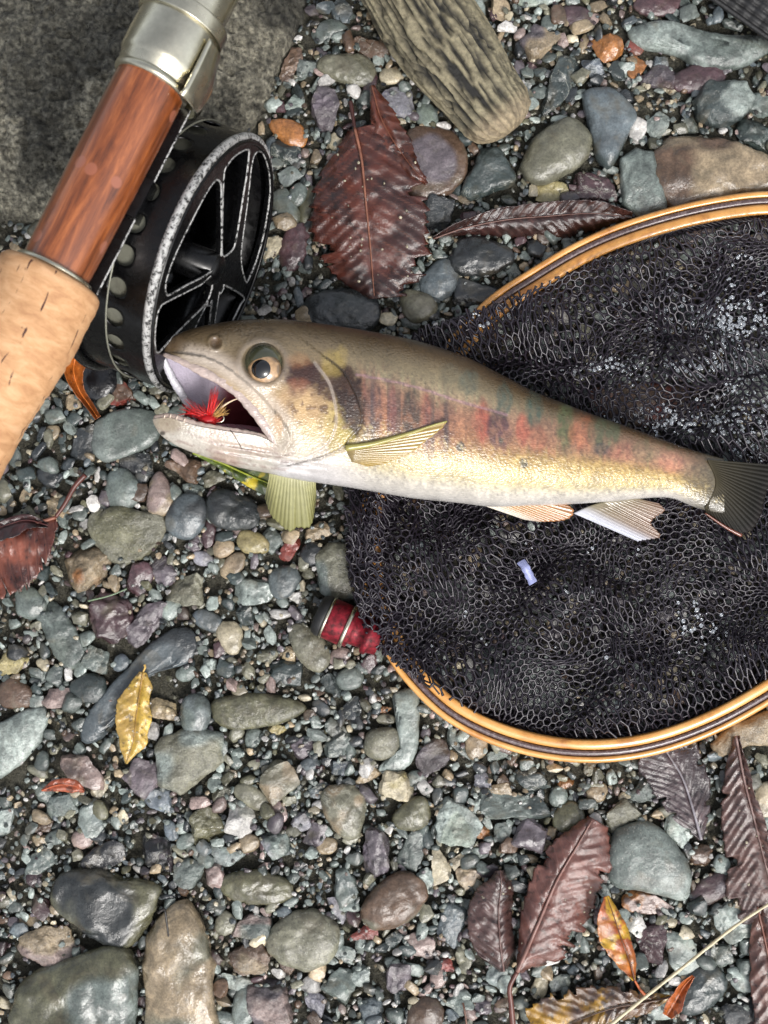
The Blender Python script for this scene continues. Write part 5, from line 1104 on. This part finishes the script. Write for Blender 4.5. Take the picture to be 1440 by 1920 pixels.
fin('pectoral_fin', [(648,838),(652,850),(660,866)], [(838,791),(830,802),(800,826),(768,850),(722,868),(690,874)], [z1+.0008]*3, [float(zn(838,795))+.0012, float(zn(800,835))+.001, float(zn(720,870))+.0012], (136,118,76), (164,138,78), 13, 1.2, seed=3, ridge=.00006)
v_, f_ = tube(P(*resample(spline([(648,840),(700,832),(760,815),(810,798),(838,790)], 40), 30).T, np.linspace(z1+.0012, float(zn(838,795))+.0016, 30)), np.linspace(5.5, 1.5, 30)*S, 8); mk('fin_ray', v_, clean(f_), M_fin, fish, col=np.broadcast_to(lin((150, 142, 78)), (len(v_), 3)))
fin('pectoral_fin', [(506,884),(550,891),(592,898)], [(497,935),(508,966),(528,986),(545,998),(556,990),(582,986),(592,940)], [.032,.030,.029], [.019,.018,.018,.019], (168,166,120), (128,126,80), 17, 2.5, seed=5, bulge=.001)
fin('pelvic_fin', [(896,944),(940,930),(985,930)], [(985,974),(1020,978),(1062,974),(1076,958),(1060,944),(1046,934)], [.024,.024,.024], [.0180,.0190,.020], (186,150,92), (160,112,72), 15, 1.5, seed=7, lead=(222,212,196), ridge=.00007)
fin('anal_fin', [(1075,962),(1120,944),(1190,934)], [(1196,1015),(1238,1006),(1222,985),(1226,972),(1246,958),(1236,944)], [.016,.020,.021], [.0155,.0165,.018], (126,118,92), (116,88,70), 16, 2.5, seed=9, lead=(200,202,212), ridge=.00009)
fin('tail_fin', [(1326,862),(1342,905),(1322,952)], [(1462,872),(1452,895),(1440,918),(1432,945),(1418,985),(1390,1003),(1355,988),(1325,968)], [float(zn(1326,866))+.0003, float(zn(1342,905))+.0003, float(zn(1322,948))+.0003], [.0155,.0150,.0150], (74,68,52), (6,7,7), 24, 3, seed=11, edge=(30,26,24), m=M_tail, ridge=.00008)
v_, f_ = tube(P(*resample(spline([(1322,962),(1342,976),(1365,991),(1390,1004)], 30), 24).T, np.linspace(.0175, .0152, 24)), np.linspace(1.5, 3.6, 24)*S, 8); mk('fin_ray', v_, clean(f_), M_fin, fish, col=np.broadcast_to(lin((104, 58, 44)), (len(v_), 3)))

# ------------------------------------------------------------------ the fly in the mouth
fz = .054
fly = thing('fishing_fly', tuple(P(390, 785, fz)), "red feathered fishing fly hooked in the fish's open mouth", 'fishing fly')
def bris(cx, cy, a0, a1, l0, l1, cnt, colr, name, r=.9, zlift=.4, bendy=.15):
    ps = []
    for _ in range(cnt):
        a = math.radians(R_.uniform(a0, a1)); l = R_.uniform(l0, l1); b = R_.normal()*bendy; t = np.linspace(0, 1, 5)
        x = cx+R_.normal()*4+l*t*np.cos(a+b*t); y = cy+R_.normal()*3-l*t*np.sin(a+b*t)
        z = fz+R_.uniform(-.3, 1)*l*S*zlift*t
        v, f = tube(P(x, y, z), np.linspace(r, .25*r, 5)*S, 4); c = lin(colr)*R_.uniform(.5, 1.2); ps.append((v, f, c))
    v, f, c = join(ps); mk(name, v, clean(f), M_stalk, fly, col=np.clip(c, 0, 1))
bris(385, 780, 140, 172, 30, 54, 46, (205, 20, 24), 'hackle'); bris(388, 782, 108, 140, 14, 34, 26, (150, 12, 16), 'hackle'); bris(392, 780, 62, 84, 34, 56, 34, (215, 22, 26), 'hackle', bendy=.06)
bris(402, 780, 10, 60, 14, 34, 26, (206, 160, 92), 'hackle'); bris(390, 788, -40, 60, 8, 20, 50, (190, 14, 20), 'hackle'); bris(380, 790, 160, 200, 16, 40, 14, (50, 20, 20), 'hackle', r=.6)
v, f = tube(P(*resample(spline([(372,792),(392,790),(412,792),(420,786),(418,778)], 20), 16).T, np.full(16, fz)), 1.3*S, 7); mk('hook', v, clean(f), M_nickel, fly)
d_, f_ = ICO[2]; v = d_*np.array([14*S, 9*S, 8*S])*(1+.2*np.random.default_rng(1).random((len(d_), 1)))+P(388, 788, fz-.0004); mk('body', v, f_, M_stalk, fly, col=np.broadcast_to(lin((176, 12, 20)), (len(v), 3)))
v, f = tube(P(*resample(spline([(402,776),(420,760),(438,750),(452,746)], 20), 12).T, np.linspace(fz, fz-.001, 12)), np.linspace(2, .8, 12)*S, 6); mk('feather_quill', v, clean(f), M_stalk, fly, col=np.broadcast_to(lin((214, 190, 160)), (len(v), 3)))
v, f = tube(P(*resample(spline([(422,794),(436,812),(446,828),(454,842)], 20), 14).T, np.linspace(fz, .0595, 14)), .55*S, 5); mk('leader', v, clean(f), M_rub, fly)
v, f = tube(P(*resample(spline([(440,796),(462,804),(484,812)], 20), 12).T, np.linspace(fz, .0565, 12)), .55*S, 5); mk('leader', v, clean(f), M_rub, fly)

# ------------------------------------------------------------------ black strap in the top right corner
def strapm():
    cl = np.array([(1270,-60),(1330,-10),(1400,40),(1500,110)], float); p = resample(cl, 40); t = np.array([.81, .58]); nn = np.array([.58, -.81])
    u = np.linspace(0, 90, 20); X = p[:, 0:1]+nn[0]*u; Y = p[:, 1:2]+nn[1]*u; Zz = .012+.002*np.sin(np.arange(40)*1.9)[:, None]*.15+.003*np.sin(u/90*np.pi)+.0006*np.sin(u*.9)
    return P(X, Y, Zz).reshape(-1, 3), grid_faces(40, 20)
st = thing('strap', tuple(P(1400, 20, 0)), 'black woven strap edge in the top right corner', 'strap')
v, f = strapm(); o = mk('webbing', v, f, M_rub, st); q = o.modifiers.new('thickness', 'SOLIDIFY'); q.thickness = .002; q.offset = 0
v, f = tube(P(*resample(np.array([(1262,-66),(1330,-8),(1400,42),(1500,114)], float), 40).T, np.full(40, .0125)), 5*S, 8); mk('edge_binding', v, clean(f), M_rub, st)
